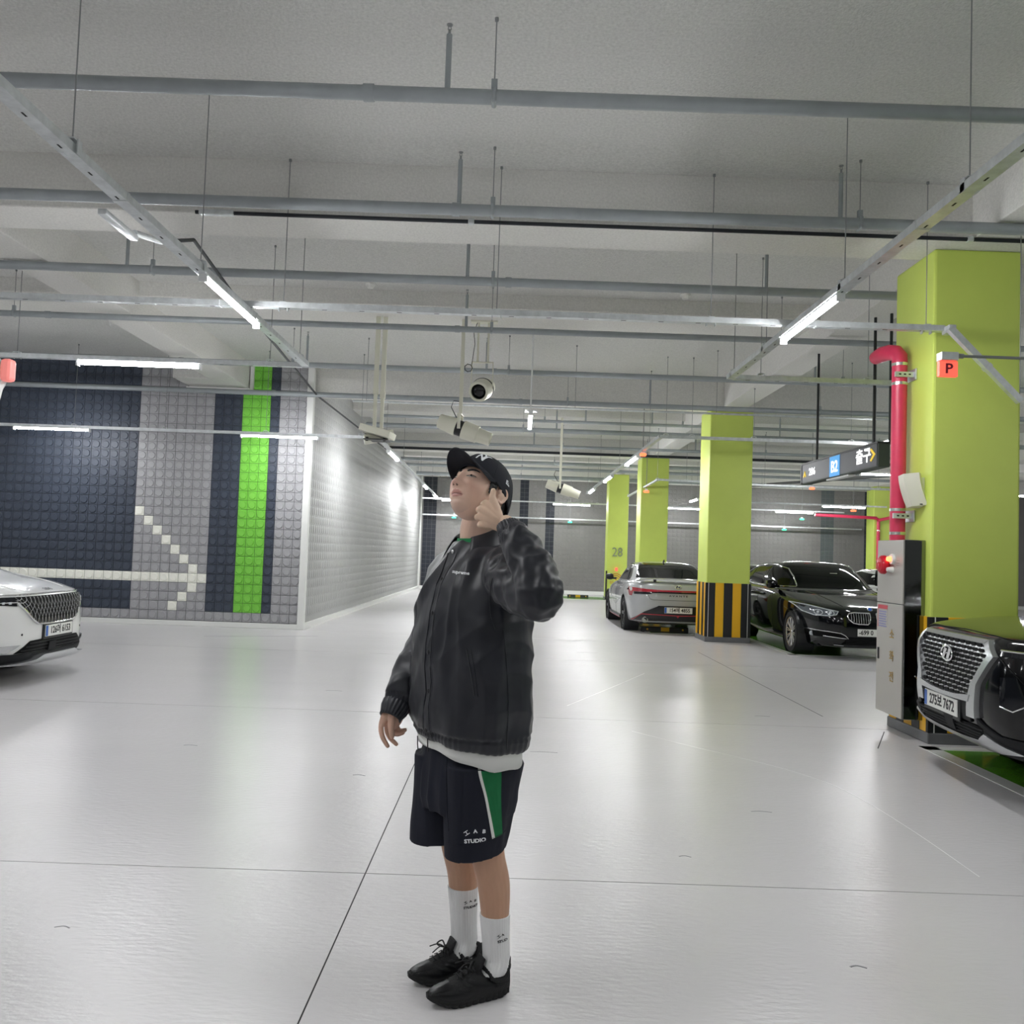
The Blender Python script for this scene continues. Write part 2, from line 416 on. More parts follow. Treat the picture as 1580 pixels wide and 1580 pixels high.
tag(obj('baseboard_side', MB().add([(-3.452, 15.0, 0), (-3.252, 32, 0), (-3.252, 32, .10), (-3.452, 15, .10), (-3.55, 15.0, 0), (-3.35, 32, 0), (-3.35, 32, .1), (-3.55, 15, .1)],
    [(0, 1, 2, 3), (7, 6, 5, 4), (0, 4, 5, 1), (1, 5, 6, 2), (2, 6, 7, 3), (3, 7, 4, 0)]), 'trim'), kind='structure')
tag(obj('trim_3', MB().b2((-3.36, 31.85, 0), (-3.24, 31.99, BEAM), bev=0.006), 'trim'), kind='structure')

wall_back = obj('wall_back', MB().b2((-3.6, 32, 0), (20, 32.3, SLAB)), 'tile_back'); tag(wall_back, kind='structure')
PB = {}
for i in range(124):
    x = -3.2 + PIT * (i + 0.5)
    for r in range(27):
        z = 0.12 + PIT * (r + 0.5)
        m = 'tile_back'
        if x < -2.75 or 0.30 < x < 0.62 or 1.27 < x < 1.60 or 13.0 < x < 13.4: m = 'tile_black'
        if 11.3 < x < 11.8: m = 'tile_slate'
        PB.setdefault(m, []).append((x, 32.0, z))
for m, c in PB.items(): joined_tiles('wall_tiles', c, m, wall_back, None, 0.6)
tag(obj('baseboard_back', MB().b2((-3.3, 31.93, 0), (20, 31.999, 0.12), bev=0.006), 'trim'), kind='structure')
tag(obj('wall_right', MB().b2((19.7, -9, 0), (20, 32, SLAB)), 'paint_grey_wall'), kind='structure')
tag(obj('wall_front', MB().b2((-22, -9.3, 0), (20, -9, SLAB)), 'paint_grey_wall'), kind='structure')
tag(obj('wall_far_left', MB().b2((-22.3, -9, 0), (-22, 15, SLAB)), 'paint_grey_wall'), kind='structure')

# ================================================================== PILLARS
def pillar(x0, y0, w, label, top=BEAM, stripes=True, n=5, group=None):
    t = thing('pillar', label, 'pillar', (x0 + w / 2, y0 + w / 2, 0))
    obj('shaft', MB().b2((x0, y0, 0.04), (x0 + w, y0 + w, top), bev=0.02), 'lime', t)
    obj('plinth', MB().b2((x0 - 0.02, y0 - 0.02, 0), (x0 + w + 0.02, y0 + w + 0.02, 0.09), bev=0.01), 'kerb', t)
    if stripes:
        # rubber guards: alternating vertical strips on every face
        sw = w / n; z0, z1 = 0.09, 1.03
        for k in range(n):
            m = 'stripe_yellow' if k % 2 else 'stripe_black'
            a = x0 + k * sw; b = a + sw
            obj('guard_strip', MB().b2((a + .002, y0 - 0.012, z0), (b - .002, y0 + 0.004, z1), bev=0.004), m, t)
            a = y0 + k * sw; b = a + sw
            m = 'stripe_black' if k % 2 else 'stripe_yellow'
            obj('guard_strip', MB().b2((x0 - 0.012, a + .002, z0), (x0 + 0.004, b - .002, z1), bev=0.004), m, t)
        for dx in (-0.013, w + 0.003):
            obj('corner_guard', MB().b2((x0 + dx - .006, y0 - 0.02, z0), (x0 + dx + 0.016, y0 + 0.02, z1), bev=0.004), 'stripe_black', t)
        for ex in (0.035, w - 0.035):
            obj('reflective_strip', MB().b2((x0 + ex - .004, y0 - 0.014, z0), (x0 + ex + .004, y0 - 0.011, z1)), 'white', t)
    return t
pillar(3.47, 7.20, 0.73, 'large lime green pillar behind the steel hose cabinet and the black car')
pillar(3.47, 15.35, 0.76, 'lime green pillar with yellow and black striped base between the light grey sedan and the black hatchback')
pillar(3.47, 23.4, 0.74, 'lime green pillar rising behind the roof of the light grey sedan')
p28 = pillar(3.18, 28.5, 0.66, 'narrow far lime green pillar marked 28 beside the back wall', stripes=False, top=BEAM)
text_obj('pillar_number', '28', 'grey_text', 0.42, frame((3.51, 28.47, 1.55), (1, 0, 0), (0, 0, 1)), p28, sx=0.85)
obj('corner_guard', MB().b2((3.15, 28.46, 0.02), (3.20, 28.52, 0.95), bev=0.006), 'stripe_black', p28)
obj('alarm_lamp', MB().b2((3.45, 28.42, 0.95), (3.53, 28.5, 1.06), bev=0.01), 'alarm_glow', p28)
mb = MB()
for rr in (0.07, 0.13, 0.19):
    for k in range(10):
        a0 = pi * (0.12 + 0.76 * k / 10); a1 = pi * (0.12 + 0.76 * (k + 1) / 10)
        q = [(3.49 + r_ * cos(a), 28.485, 0.66 + r_ * sin(a)) for a, r_ in ((a0, rr), (a1, rr), (a1, rr + .028), (a0, rr + .028))]
        mb.add(q + [(x, 28.499, z) for x, y, z in q], [(0, 1, 2, 3), (0, 4, 5, 1), (1, 5, 6, 2), (2, 6, 7, 3), (3, 7, 4, 0)])
mb.cyl((3.49, 28.485, 0.68), (3.49, 28.5, 0.68), 0.03)
obj('signal_symbol', mb, 'orange_text', p28)
text_obj('signal_caption', '비상벨', 'orange_text', 0.15, frame((3.49, 28.487, 0.56), (1, 0, 0), (0, 0, 1)), p28)
pillar(12.3, 29.6, 0.62, 'far lime green pillar at the back right with a thin crimson pipe', stripes=False)

# ================================================================== OVERHEAD PIPES AND RAILS
ORD = ['nearest', 'second', 'third', 'fourth', 'fifth', 'sixth', 'seventh', 'eighth', 'ninth', 'tenth', 'eleventh', 'twelfth', 'thirteenth', 'fourteenth']
def rod(t, x, y, z0, z1, r=0.0038, clamp=0.02):
    o = obj('hanger_rod', MB().cyl((x, y, z0), (x, y, z1), r, 6), 'rod', t)
    obj('anchor', MB().cyl((x, y, z1 - 0.02), (x, y, z1), r * 3, 8), 'rod', t)
def top_at(x, y):
    for (y0, y1, zb) in ((6.98, 7.50, BEAM), (10.45, 11.4, BEAM + 0.27), (15.2, 15.75, BEAM), (18.6, 19.6, BEAM + 0.27), (23.35, 23.9, BEAM), (26.8, 27.7, BEAM + 0.2), (30.9, 31.95, BEAM)):
        if y0 - .02 <= y <= y1 + .02: return zb
    for (a, b) in ((-5.02, -4.58), (3.66, 4.08), (12.3, 12.8)):
        if a <= x <= b: return BEAM
    return SLAB - (0.03 if y < 5.05 else (0.008 if y < 6.45 else 0))
def cross_pipe(i, y, z, r, x0, x1, rods, risers=(), m='pipe'):
    t = thing('sprinkler_pipe', f'grey sprinkler pipe running across under the ceiling, {ORD[i]} pipe from the camera', 'pipe', ((x0 + x1) / 2, y, z))
    obj('pipe_run', MB().cyl((x0, y, z), (x1, y, z), r, 16), m, t, smooth=True)
    for x in rods:
        rod(t, x, y, z + r, top_at(x, y))
        obj('pipe_clamp', MB().box((x, y, z), (0.03, r * 2.25, r * 2.25), bev=r * 0.5).box((x, y, z + r + 0.03), (0.035, 0.03, 0.06)), 'pipe', t)
    for x in risers:
        zt = top_at(x, y) - 0.05
        obj('riser', MB().cyl((x, y, z), (x, y, zt - 0.06), 0.017, 10).cyl((x, y, zt - 0.10), (x, y, zt - 0.06), 0.013, 10, 0.008), m, t, smooth=True)
        obj('sprinkler_head', MB().cyl((x, y, zt - 0.06), (x, y, zt - 0.03), 0.008, 8).cyl((x, y, zt - 0.004), (x, y, zt), 0.018, 10).cyl((x - .01, y, zt - .03), (x - .004, y, zt), 0.0025, 5).cyl((x + .01, y, zt - .03), (x + .004, y, zt), 0.0025, 5), 'rod', t)
    for x in (x0 + 2.4 + 0.7 * i, x0 + 8.1 + 0.4 * i):
        if x0 < x < x1: obj('coupling', MB().cyl((x - .03, y, z), (x + .03, y, z), r * 1.18, 14), m, t, smooth=True)
    return t
XR = 3.66
cross_pipe(0, 4.92, 4.05, 0.042, -9, 6, (-4.1, -0.18, 4.3), (-0.45,))
cross_pipe(1, 6.60, 4.05, 0.044, -9, 6, (-4.1, -0.22, 2.6), (-4.65, -0.48, 2.45))
cross_pipe(2, 8.37, 4.05, 0.042, -9, 3.9, (-3.55, -0.25), (-3.8, -0.5, 2.4))
cross_pipe(3, 10.15, 4.03, 0.036, -10, 6.5, (-5.9, -0.3, 3.1), (-6.3, -0.6))
cross_pipe(4, 12.45, 4.02, 0.040, -10, 8.5, (-3.2, -0.1, 4.7), (-3.0, -0.42, 4.3))
cross_pipe(5, 14.78, 4.0, 0.045, -10, 9, (-2.4, 0.9, 5.2), (2.3,))
cross_pipe(6, 17.0, 4.02, 0.030, -2.6, 9, (0.6, 3.3), (1.4, 2.7))
cross_pipe(7, 18.3, 4.02, 0.050, -3.1, 11, (0.2, 5.0), (0.9, 5.6))
cross_pipe(8, 21.0, 4.02, 0.036, -3.2, 11, (1.2, 6.1), (0.5, 4.4))
cross_pipe(9, 25.0, 4.02, 0.05, -3.2, 11.5, (1.2, 6.1), ())
cross_pipe(10, 26.3, 3.98, 0.045, -3.2, 11.5, (0.3, 7.1), ())
cross_pipe(11, 29.2, 3.98, 0.06, -3.2, 12, (0.3, 7.1), ())
t = thing('insulated_pipe', 'thin black insulated pipe along the front edge of the first concrete beam', 'pipe', (0, 6.93, 4.10))
obj('pipe_run', MB().cyl((-2.62, 6.93, 4.085), (6, 6.93, 4.085), 0.016, 10), 'blackpipe', t, smooth=True)
for x_, w_ in ((-.40, .05), (-2.45, .28), (3.62, .05)): obj('pipe_clamp', MB().box((x_, 6.93, 4.085), (w_, 0.05, 0.045), bev=.01), 'galv', t)
t = thing('insulated_pipe', 'black pipe crossing the far ceiling behind the spotlights', 'pipe', (0, 22.6, 4.05))
obj('pipe_run', MB().cyl((-3.2, 22.6, 4.05), (11, 22.6, 4.05), 0.035, 10), 'blackpipe', t, smooth=True)
t = thing('conduit', 'thin grey conduit crossing below the sprinkler pipes near the white pole', 'conduit', (0, 12.9, 3.55))
obj('pipe_run', MB().cyl((-2.4, 12.9, 3.60), (5.6, 12.9, 3.60), 0.016, 8), 'galv', t, smooth=True)
for x in (-2.2, 0.9, 3.0): rod(t, x, 12.9, 3.6, top_at(x, 12.9))
t = thing('conduit', 'dark conduit slanting down from the first left rail to the side wall corner', 'conduit', (-3.1, 10.5, 4.0))
obj('pipe_run', MB().tube([(-2.75, 6.6, 3.72), (-2.8, 7.4, 4.02), (-2.95, 9.0, 4.0), (-3.38, 14.9, 4.0), (-3.30, 20, 3.98), (-3.2, 27, 3.98)], 0.016, 8), 'blackpipe', t, smooth=True)
obj('flex_joint', MB().tube([(-2.75, 6.15, 3.62), (-2.75, 6.6, 3.72)], [0.022, 0.024], 10).box((-2.75, 5.9, 3.58), (0.06, 0.5, 0.04), bev=.008), 'galv', t, smooth=True)

def rail(label, pts, hang=(), w=0.06, slots=True, name='cable_rail', hd=0.045):
    """channel rail through pts (x, y, z); hang = list of positions along for the hanger rods"""
    c = Vector(pts[0]); t = thing(name, label, 'rail', c)
    for a, b in zip(pts[:-1], pts[1:]):
        a = Vector(a); b = Vector(b); d = (b - a).normalized()
        up_ = Vector((0, 0, 1)); s = d.cross(up_).normalized(); u_ = s.cross(d)
        L = (b - a).length
        rot = Matrix((d, s, u_)).transposed()
        mb = MB()
        mb.box((a + b) / 2 - u_ * hd * 0.45, (L, w, 0.004), rot)
        mb.box((a + b) / 2 + s * w * 0.48, (L, 0.004, hd), rot); mb.box((a + b) / 2 - s * w * 0.48, (L, 0.004, hd), rot)
        mb.box((a + b) / 2 + s * w * 0.4 + u_ * hd * .48, (L, w * .22, 0.004), rot); mb.box((a + b) / 2 - s * w * 0.4 + u_ * hd * .48, (L, w * .22, 0.004), rot)
        obj('rail_channel', mb, 'galv', t)
        if slots:
            sl = MB(); n = int(L / 0.30)
            for k in range(n):
                sl.box(a + d * (0.15 + 0.30 * k) - u_ * (hd * 0.45 + 0.0021), (0.04, 0.010, 0.0016), rot)
            if n: o = obj('rail_slots', sl, 'slot', t); o['kind'] = 'stuff'
        nj = int(L / 2.4)
        for k in range(1, nj + 1):
            obj('rail_coupler', MB().box(a + d * (2.4 * k - 0.7) , (0.03, w * 1.12, hd * 1.15), rot), 'galv', t)
    for p in hang:
        x, y, z = p[:3]
        rod(t, x, y, z + 0.02, top_at(x, y))
        obj('hanger_bracket', MB().box((x, y, z + 0.045), (0.05, 0.07, 0.006)).box((x - .035, y, z + 0.01), (0.006, 0.04, 0.07)).box((x + .035, y, z + 0.01), (0.006, 0.04, 0.07)), 'galv', t)
    return t
XL, XRR = -2.17, 2.19
z = RAIL
rail('long light rail at upper left running toward the corner of the tiled wall', [(XL - .03, 0.6, z), (XL, 8.95, z)], [(XL, 1.9, z), (XL, 4.13, z), (XL, 5.88, z), (XL, 8.7, z)], w=0.075)
rail('long light rail at upper right running past the large green pillar', [(XRR, 0.6, z), (XRR, 8.85, z)], [(XRR, 1.9, z), (XRR, 4.2, z), (XRR, 5.8, z), (XRR, 7.6, z), (XRR, 8.7, z)], w=0.075)
rail('first rail crossing the whole aisle and bending down in front of the large green pillar', [(-6.5, 6.94, z + .05), (3.42, 6.94, z + .05)], [(-5.3, 6.94, z + .03), (-1.88, 6.94, z + .03), (-0.17, 6.94, z + .03), (1.55, 6.94, z + .03), (3.28, 6.94, z + .03)])
t = thing('cable_rail', 'bent end of the crossing rail slanting down over the large green pillar', 'rail', (3.42, 6.84, z))
rot_ = Matrix.Rotation(R(45), 3, 'Y')
obj('rail_channel', MB().box((3.70, 6.84, z - 0.25), (0.80, 0.05, 0.05), rot_), 'galv', t)
obj('rail_coupler', MB().box((3.72, 6.84, z - 0.27), (0.03, 0.06, 0.06), rot_), 'galv', t)
obj('rail_coupler', MB().box((3.44, 6.89, z + .03), (0.06, 0.12, 0.06), bev=.006), 'galv', t)
obj('hanger_rod', MB().cyl((3.98, 6.84, z - 0.53), (3.98, 6.84, BEAM), 0.004, 6), 'rod', t)
rail('rail crossing at left in front of the tiled wall, upper one with a lit tube', [(-8, 9.05, z), (XL - .05, 9.0, z)], [(-3.8 - 1.4, 9.05, z), (-2.55, 9.0, z)])
rail('rail at right from the long right rail to the crimson pipe', [(XRR + .03, 8.85, z), (4.3, 8.86, z)], [(2.5, 8.85, z), (3.85 - .25, 8.86, z)])
z2 = 3.205
rail('rail crossing at left in front of the tiled wall, lower one with two lit tubes', [(-12.5, 14.0, z2), (-2.14, 14.0, z2)], [(-7.06, 14.0, z2), (-5.6, 14.0, z2), (-3.98, 14.0, z2), (-2.45, 14.0, z2)], w=0.05, slots=False)
rail('rail crossing in front of the striped pillar toward the right', [(2.26, 13.42, z), (6.6, 13.4, z)], [(2.35, 13.42, z), (2.75, 13.42, z), (3.70, 13.4, z), (5.2, 13.4, z)], slots=False)
rail('far right aisle rail with three lit tubes, left of the striped pillar', [(2.27, 13.45, z), (2.28, 26.3, z)], [(2.27, 14.5, z), (2.27, 18.5, z), (2.28, 22.6, z), (2.28, 26.1, z)], slots=False)
rail('far left aisle rail beside the side wall with three lit tubes', [(-2.30, 14.8, z), (-2.62, 31.0, z)], [(-2.33, 16, z), (-2.4, 19.2, z), (-2.5, 23.9, z), (-2.55, 28, z)], slots=False)
rail('white rail in front of the second green pillar', [(3.50, 20.9, z), (3.62, 27.0, z)], [(3.5, 21.0, z), (3.6, 26.8, z)], slots=False)
rail('short bright rail right of the second green pillar', [(3.50, 20.9, z), (4.7, 21.1, z)], [(4.2, 21.0, z)], slots=False)
rail('bright rail crossing behind the hanging sign', [(5.6, 21.4, z), (9.9, 21.4, z)], [(6.2, 21.4, z), (9.0, 21.4, z)], slots=False, w=0.08)
rail('rail crossing in front of the back wall holding far lit tubes', [(-3.1, 30.4, 3.22), (11.6, 30.4, 3.22)], [(-2, 30.4, 3.22), (3, 30.4, 3.22), (8, 30.4, 3.22)], slots=False, w=0.05)
rail('lowest thin rail across the back wall with green indicators', [(-3.2, 31.6, 2.70), (12.7, 31.6, 2.70)], [(-2.6, 31.6, 2.7), (1.1, 31.6, 2.7), (6.9, 31.6, 2.7), (10.8, 31.6, 2.7)], slots=False, w=0.05)
rail('rail holding the lit tube beyond the black hatchback', [(7.5, 27.9, z), (12.0, 27.9, z)], [(8, 27.9, z), (11.4, 27.9, z)], slots=False)

# ---- LED tube lights
def tube_light(label, a, b, w=0.05, hang=False):
    a = Vector(a); b = Vector(b); d = (b - a).normalized(); s = d.cross(Vector((0, 0, 1))).normalized(); u_ = s.cross(d)
    rot = Matrix((d, s, u_)).transposed(); L = (b - a).length; c = (a + b) / 2
    t = thing('tube_light', label, 'light', c)
    obj('housing', MB().box(c + u_ * 0.028, (L, w * 1.1, 0.02), rot, bev=0.003), 'housing', t)
    r = w / 2; rows = []
    for e in (-L / 2, L / 2):
        rows.append([c + d * e + s * (r * cos(k * pi / 8)) + u_ * (0.018 - 0.9 * r * sin(k * pi / 8) * 1.3) for k in range(9)])
    mb = MB(); mb.grid(rows); mb.add(rows[0], [tuple(range(9))]); mb.add(rows[1], [tuple(range(9))])
    mb.add([rows[0][0], rows[0][8], rows[1][8], rows[1][0]], [(0, 1, 2, 3)])
    obj('diffuser', mb, 'led', t, smooth=True)
    for e in (-1, 1):
        obj('end_cap', MB().box(c + d * (e * (L / 2 + 0.012)) + u_ * 0.006, (0.022, w * 1.16, 0.066), rot, bev=0.004), 'housing', t)
        if hang:
            q = c + d * (e * L * .4); rod(t, q.x, q.y, q.z + .03, top_at(q.x, q.y))
    return t
ZL = RAIL - 0.052
tube_light('lit tube light under the upper left rail, nearest one in view', (XL, 5.95, ZL), (XL, 7.2, ZL))
tube_light('lit tube light under the upper right rail beside the large green pillar', (XRR, 5.88, ZL), (XRR, 7.1, ZL))
tube_light('lit tube light on the upper crossing rail before the dark tiled wall', (-4.55, 9.05, ZL), (-3.3, 9.05, ZL))
tube_light('lit tube light at the far left edge before the dark tiles', (-8.01, 14.0, 3.155), (-6.82, 14.0, 3.155))
tube_light('lit tube light crossing the green stripe of the tiled wall', (-4.36, 14.0, 3.155), (-3.15, 14.0, 3.155))
tube_light('lit tube light on the left aisle rail, just beyond the cream projector boxes', (-2.34, 16.4, ZL), (-2.37, 17.9, ZL), 0.07)
tube_light('lit tube light on the left aisle rail, middle of the far three', (-2.50, 24.6, ZL), (-2.53, 26.0, ZL), 0.07)
tube_light('lit tube light on the left aisle rail, farthest one by the man\'s mouth', (-2.58, 28.9, ZL), (-2.6, 30.4, ZL), 0.07)
tube_light('short lit tube beside the man\'s cheek at the end of the left aisle rail', (-2.4, 30.7, ZL - .07), (-1.4, 28.6, ZL - .16), 0.06, hang=True)
tube_light('lit tube light on the right aisle rail, nearest of the far three', (2.27, 15.8, ZL), (2.27, 17.3, ZL), 0.07)
tube_light('lit tube light on the right aisle rail, middle of the far three', (2.28, 19.9, ZL), (2.28, 21.4, ZL), 0.07)
tube_light('lit tube light on the right aisle rail, farthest of the three', (2.28, 24.0, ZL), (2.28, 25.4, ZL), 0.07)
tube_light('lit tube light before the back wall, just right of the man', (1.47, 30.4, 3.16), (2.74, 30.4, 3.16), 0.06)
tube_light('lit tube light before the back wall, between the second pillar and the striped pillar', (5.4, 30.4, 3.16), (6.65, 30.4, 3.16), 0.06)
tube_light('lit tube light before the back wall, right of the striped pillar', (9.22, 30.4, 3.16), (10.5, 30.4, 3.16), 0.06)
tube_light('lit tube light above the roof of the black hatchback', (9.95, 27.9, ZL), (11.3, 27.9, ZL), 0.07)
tube_light('small lit tube just left of the striped pillar', (5.6, 26.2, 3.22), (5.63, 27.4, 3.22), 0.07, hang=True)
tube_light('small lit tube end beside the crimson pipe behind the sign', (5.5, 12.4, ZL), (5.5, 13.3, ZL), hang=True)
tube_light('bare lit tube hanging above the man\'s cap, seen end on', (0.215, 11.3, ZL), (0.23, 12.6, ZL))
t = thing('lamp_pole', 'thin white pole holding the bare tube above the man\'s cap', 'pole', (0.215, 11.35, 3.3))
obj('pole', MB().cyl((0.215, 11.45, 3.29), (0.215, 11.45, top_at(0.215, 11.45)), 0.011, 8), 'housing', t)
obj('crossbar', MB().box((0.215, 11.35, 3.29), (0.16, 0.05, 0.035), bev=.005), 'housing', t)
# two tubes just above the frame, then unseen ones added to brighten the aisle
for k, (x, y) in enumerate(((XL, 2.0), (XRR, 2.1), (XL, -2.2), (XRR, -2.2))):
    tube_light(['lit tube light under the upper left rail, just above the frame', 'lit tube light under the upper right rail, just above the frame', 'added unseen tube light behind the camera on the left', 'added unseen tube light behind the camera on the right', 'added unseen tube light far behind the camera on the left', 'added unseen tube light far behind the camera on the right'][k], (x, y, ZL), (x, y + 1.25, ZL), hang=y < 0)
OUT = [(-9.5, 9.05, 'left bay beyond the white car'), (-8.5, 3.5, 'left bay near the camera'), (7.5, 9.5, 'right bay behind the large pillar'), (7.5, 3.0, 'right bay near the camera'), (7.0, 17.5, 'bay of the black hatchback'), (12, 21.4, 'far right bay'), (-13, 12, 'far left bay'),
       (-14, 5.5, 'outer left bay'), (-14, -1, 'outer left bay behind the camera'), (-7.5, -2, 'left bay behind the camera'), (7.5, -2.5, 'right bay behind the camera'), (13, 0, 'outer right bay behind the camera'), (13.5, 6, 'outer right bay'), (13, 12.5, 'outer right bay beyond the large pillar'), (16, 18, 'outermost right bay'), (16, 25.5, 'farthest right bay')]
for x, y, l in OUT:  # unseen tubes added over the outer bays to lift the whole room
    tube_light('unseen tube light added for brightness over the ' + l, (x, y, ZL), (x + 1.25, y, ZL), hang=True)

# ---- small ceiling fittings
for x, y, l in ((-1.75, 10.2, 'left'), (1.97, 10.2, 'right'), (-0.78, 17.3, 'far left'), (1.55, 17.0, 'far right')):
    t = thing('smoke_detector', f'small white round smoke detector on the ceiling, {l} one', 'detector', (x, y, SLAB))
    obj('detector_base', MB().cyl((x, y, SLAB - 0.02), (x, y, SLAB + .002), 0.06, 16), 'white', t, smooth=True)
    obj('detector_head', MB().cyl((x, y, SLAB - 0.055), (x, y, SLAB - 0.02), 0.035, 16, 0.05), 'white', t, smooth=True)

# ================================================================== SPOTLIGHT PROJECTORS
def can_light(label, c, d, L, r, top, m='cream', face=None, x_off=0.0):
    """cylindrical projector: wide rear hood, dark waist, front barrel and snoot along direction d"""
    c = Vector(c); d = Vector(d).normalized()
    q = Vector((0, 0, 1)).rotation_difference(d).to_matrix()
    t = thing('spotlight', label, 'spotlight', c)
    h = L / 2
    obj('rear_hood', MB().lathe([(0.0, -h), (r * 0.72, -h), (r * 0.80, -h * .98), (r * 1.0, -h * 0.32), (0.0, -h * 0.30)], 24, c, q), m, t, smooth=30)
    obj('waist', MB().lathe([(0, -h * .32), (r * 0.86, -h * 0.32), (r * 0.86, -h * 0.05), (0, -h * .05)], 24, c, q), 'black', t, smooth=30)
    obj('front_barrel', MB().lathe([(0.0, -h * .06), (r * 1.02, -h * 0.06), (r * 0.95, h * 0.5), (0.0, h * .5)], 24, c, q), m, t, smooth=30)
    obj('snoot', MB().lathe([(r * 0.5, h * .48), (r * 0.84, h * 0.48), (r * 0.72, h), (r * .64, h), (r * .6, h * .7), (0, h * .7)], 24, c, q), m, t, smooth=30)
    s = d.cross(Vector((0, 0, 1))).normalized()
    pt = c + Vector((x_off, 0, r * 1.5)) - d * h * .18
    cc = c - d * h * .18
    obj('yoke', MB().box(cc + s * r * 1.05 + Vector((0, 0, r * .7)), (0.04, 0.012, r * 1.7), Matrix.Rotation(math.atan2(s.y, s.x) + pi / 2, 3, 'Z')).box(cc - s * r * 1.05 + Vector((0, 0, r * .7)), (0.04, 0.012, r * 1.7), Matrix.Rotation(math.atan2(s.y, s.x) + pi / 2, 3, 'Z')).box(cc + Vector((0, 0, r * 1.5)), (0.05, r * 2.15, 0.012), Matrix.Rotation(math.atan2(s.y, s.x) + pi / 2, 3, 'Z')), m, t)
    obj('drop_pole', MB().box((cc.x, cc.y, (cc.z + r * 1.5 + top) / 2), (0.045, 0.045, top - cc.z - r * 1.5)), m, t)
    obj('power_cable', MB().tube([cc - d * .05 + Vector((0, 0, r)), cc - d * .13 + Vector((0, .02, r * 2.0)), cc - d * .1 + Vector((0, 0.02, r * 2.8)), cc + Vector((0, .02, r * 3.0))], 0.006, 6), 'black', t, smooth=True)
    return t
can_light('cream cylindrical spotlight hanging on a pole above the man\'s cap', (-0.62, 11.0, 2.96), (0.88, -0.08, -0.30), 0.70, 0.115, SLAB)
can_light('small cream cylindrical spotlight before the dark stripe of the back wall', (1.0, 17.0, 2.70), (0.9, -0.05, -0.30), 0.68, 0.11, BEAM)
# spotlight seen from the front: dark lens in a cream drum
c = Vector((-0.44, 11.0, 3.47)); d = Vector((-0.22, -1, -0.36)).normalized(); q = Vector((0, 0, 1)).rotation_difference(d).to_matrix()
t = thing('spotlight', 'round cream spotlight with a black lens facing the camera, topmost one', 'spotlight', c)
obj('front_barrel', MB().lathe([(0.095, 0.10), (0.125, 0.10), (0.135, 0.04), (0.140, -0.12), (0, -0.12)], 32, c, q), 'cream', t, smooth=30)
obj('lens', MB().lathe([(0.0, 0.10), (0.03, 0.098), (0.07, 0.085), (0.096, 0.06)], 32, c, q), 'black_gloss', t, smooth='all')
obj('waist', MB().lathe([(0.0, -0.11), (0.146, -0.11), (0.146, -0.135), (0, -0.135)], 32, c, q), 'black', t, smooth=30)
obj('rear_hood', MB().lathe([(0.0, -0.134), (0.142, -0.134), (0.11, -0.36), (0, -0.36)], 32, c, q), 'cream', t, smooth=30)
zc = 3.47
obj('yoke', MB().box((-0.56, 11.05, zc + .20), (0.012, 0.04, 0.34)).box((-0.29, 11.05, zc + .20), (0.012, 0.04, 0.34)).box((-0.425, 11.05, zc + .37), (0.28, 0.05, 0.012)), 'cream', t)
obj('drop_pole', MB().cyl((-0.49, 11.05, zc + .37), (-0.49, 11.05, 4.37), 0.014, 8).cyl((-0.36, 11.05, zc + .37), (-0.36, 11.05, 4.37), 0.014, 8).box((-0.42, 11.05, 4.36), (0.34, 0.12, 0.02)), 'cream', t)
obj('power_cable', MB().tube([(-0.60 + 0.05 * cos(a * .9), 10.98, zc + .28 + 0.05 * sin(a * .9)) for a in range(15)], 0.005, 6).tube([(-0.56, 11, zc + .33), (-0.53, 11.02, zc + .6), (-0.55, 11.04, zc + .75), (-0.51, 11.05, 4.35)], 0.004, 6), 'black', t, smooth=True)
# pair of projector boxes on two poles
bx, by = -1.72, 11.0
t = thing('projector_boxes', 'two cream wedge projector boxes crossed on twin poles at the end of the left rail', 'projector', (bx, by, 2.9))
rotA = Matrix.Rotation(R(14), 3, 'Y') @ Matrix.Rotation(R(-8), 3, 'Z'); rotB = Matrix.Rotation(R(-14), 3, 'Y') @ Matrix.Rotation(R(10), 3, 'Z')
obj('upper_box', MB().box((bx + .02, by - .12, 2.88), (0.40, 0.30, 0.085), rotA, bev=0.008), 'cream', t)
obj('lower_box', MB().box((bx + .0, by + .14, 2.85), (0.38, 0.28, 0.09), rotB, bev=0.008), 'cream', t)
obj('mount_plate', MB().box((bx, by, 2.79), (0.30, 0.3, 0.012)).box((bx - .12, by - .05, 2.80), (0.03, 0.03, 0.05)).box((bx + .1, by - .05, 2.80), (0.03, 0.03, 0.05)), 'black', t)
for k, dx in enumerate((-0.045, 0.045)):
    obj('pole', MB().box((bx + dx, by + 0.02, (2.9 + 3.45) / 2), (0.042, 0.042, 0.55)).box((bx + dx, by + .02, (3.4 + 4.37) / 2), (0.054, 0.054, 0.97)).box((bx + dx, by + .02, 3.42 - .05 * k), (0.064, 0.064, 0.08)), 'cream', t)

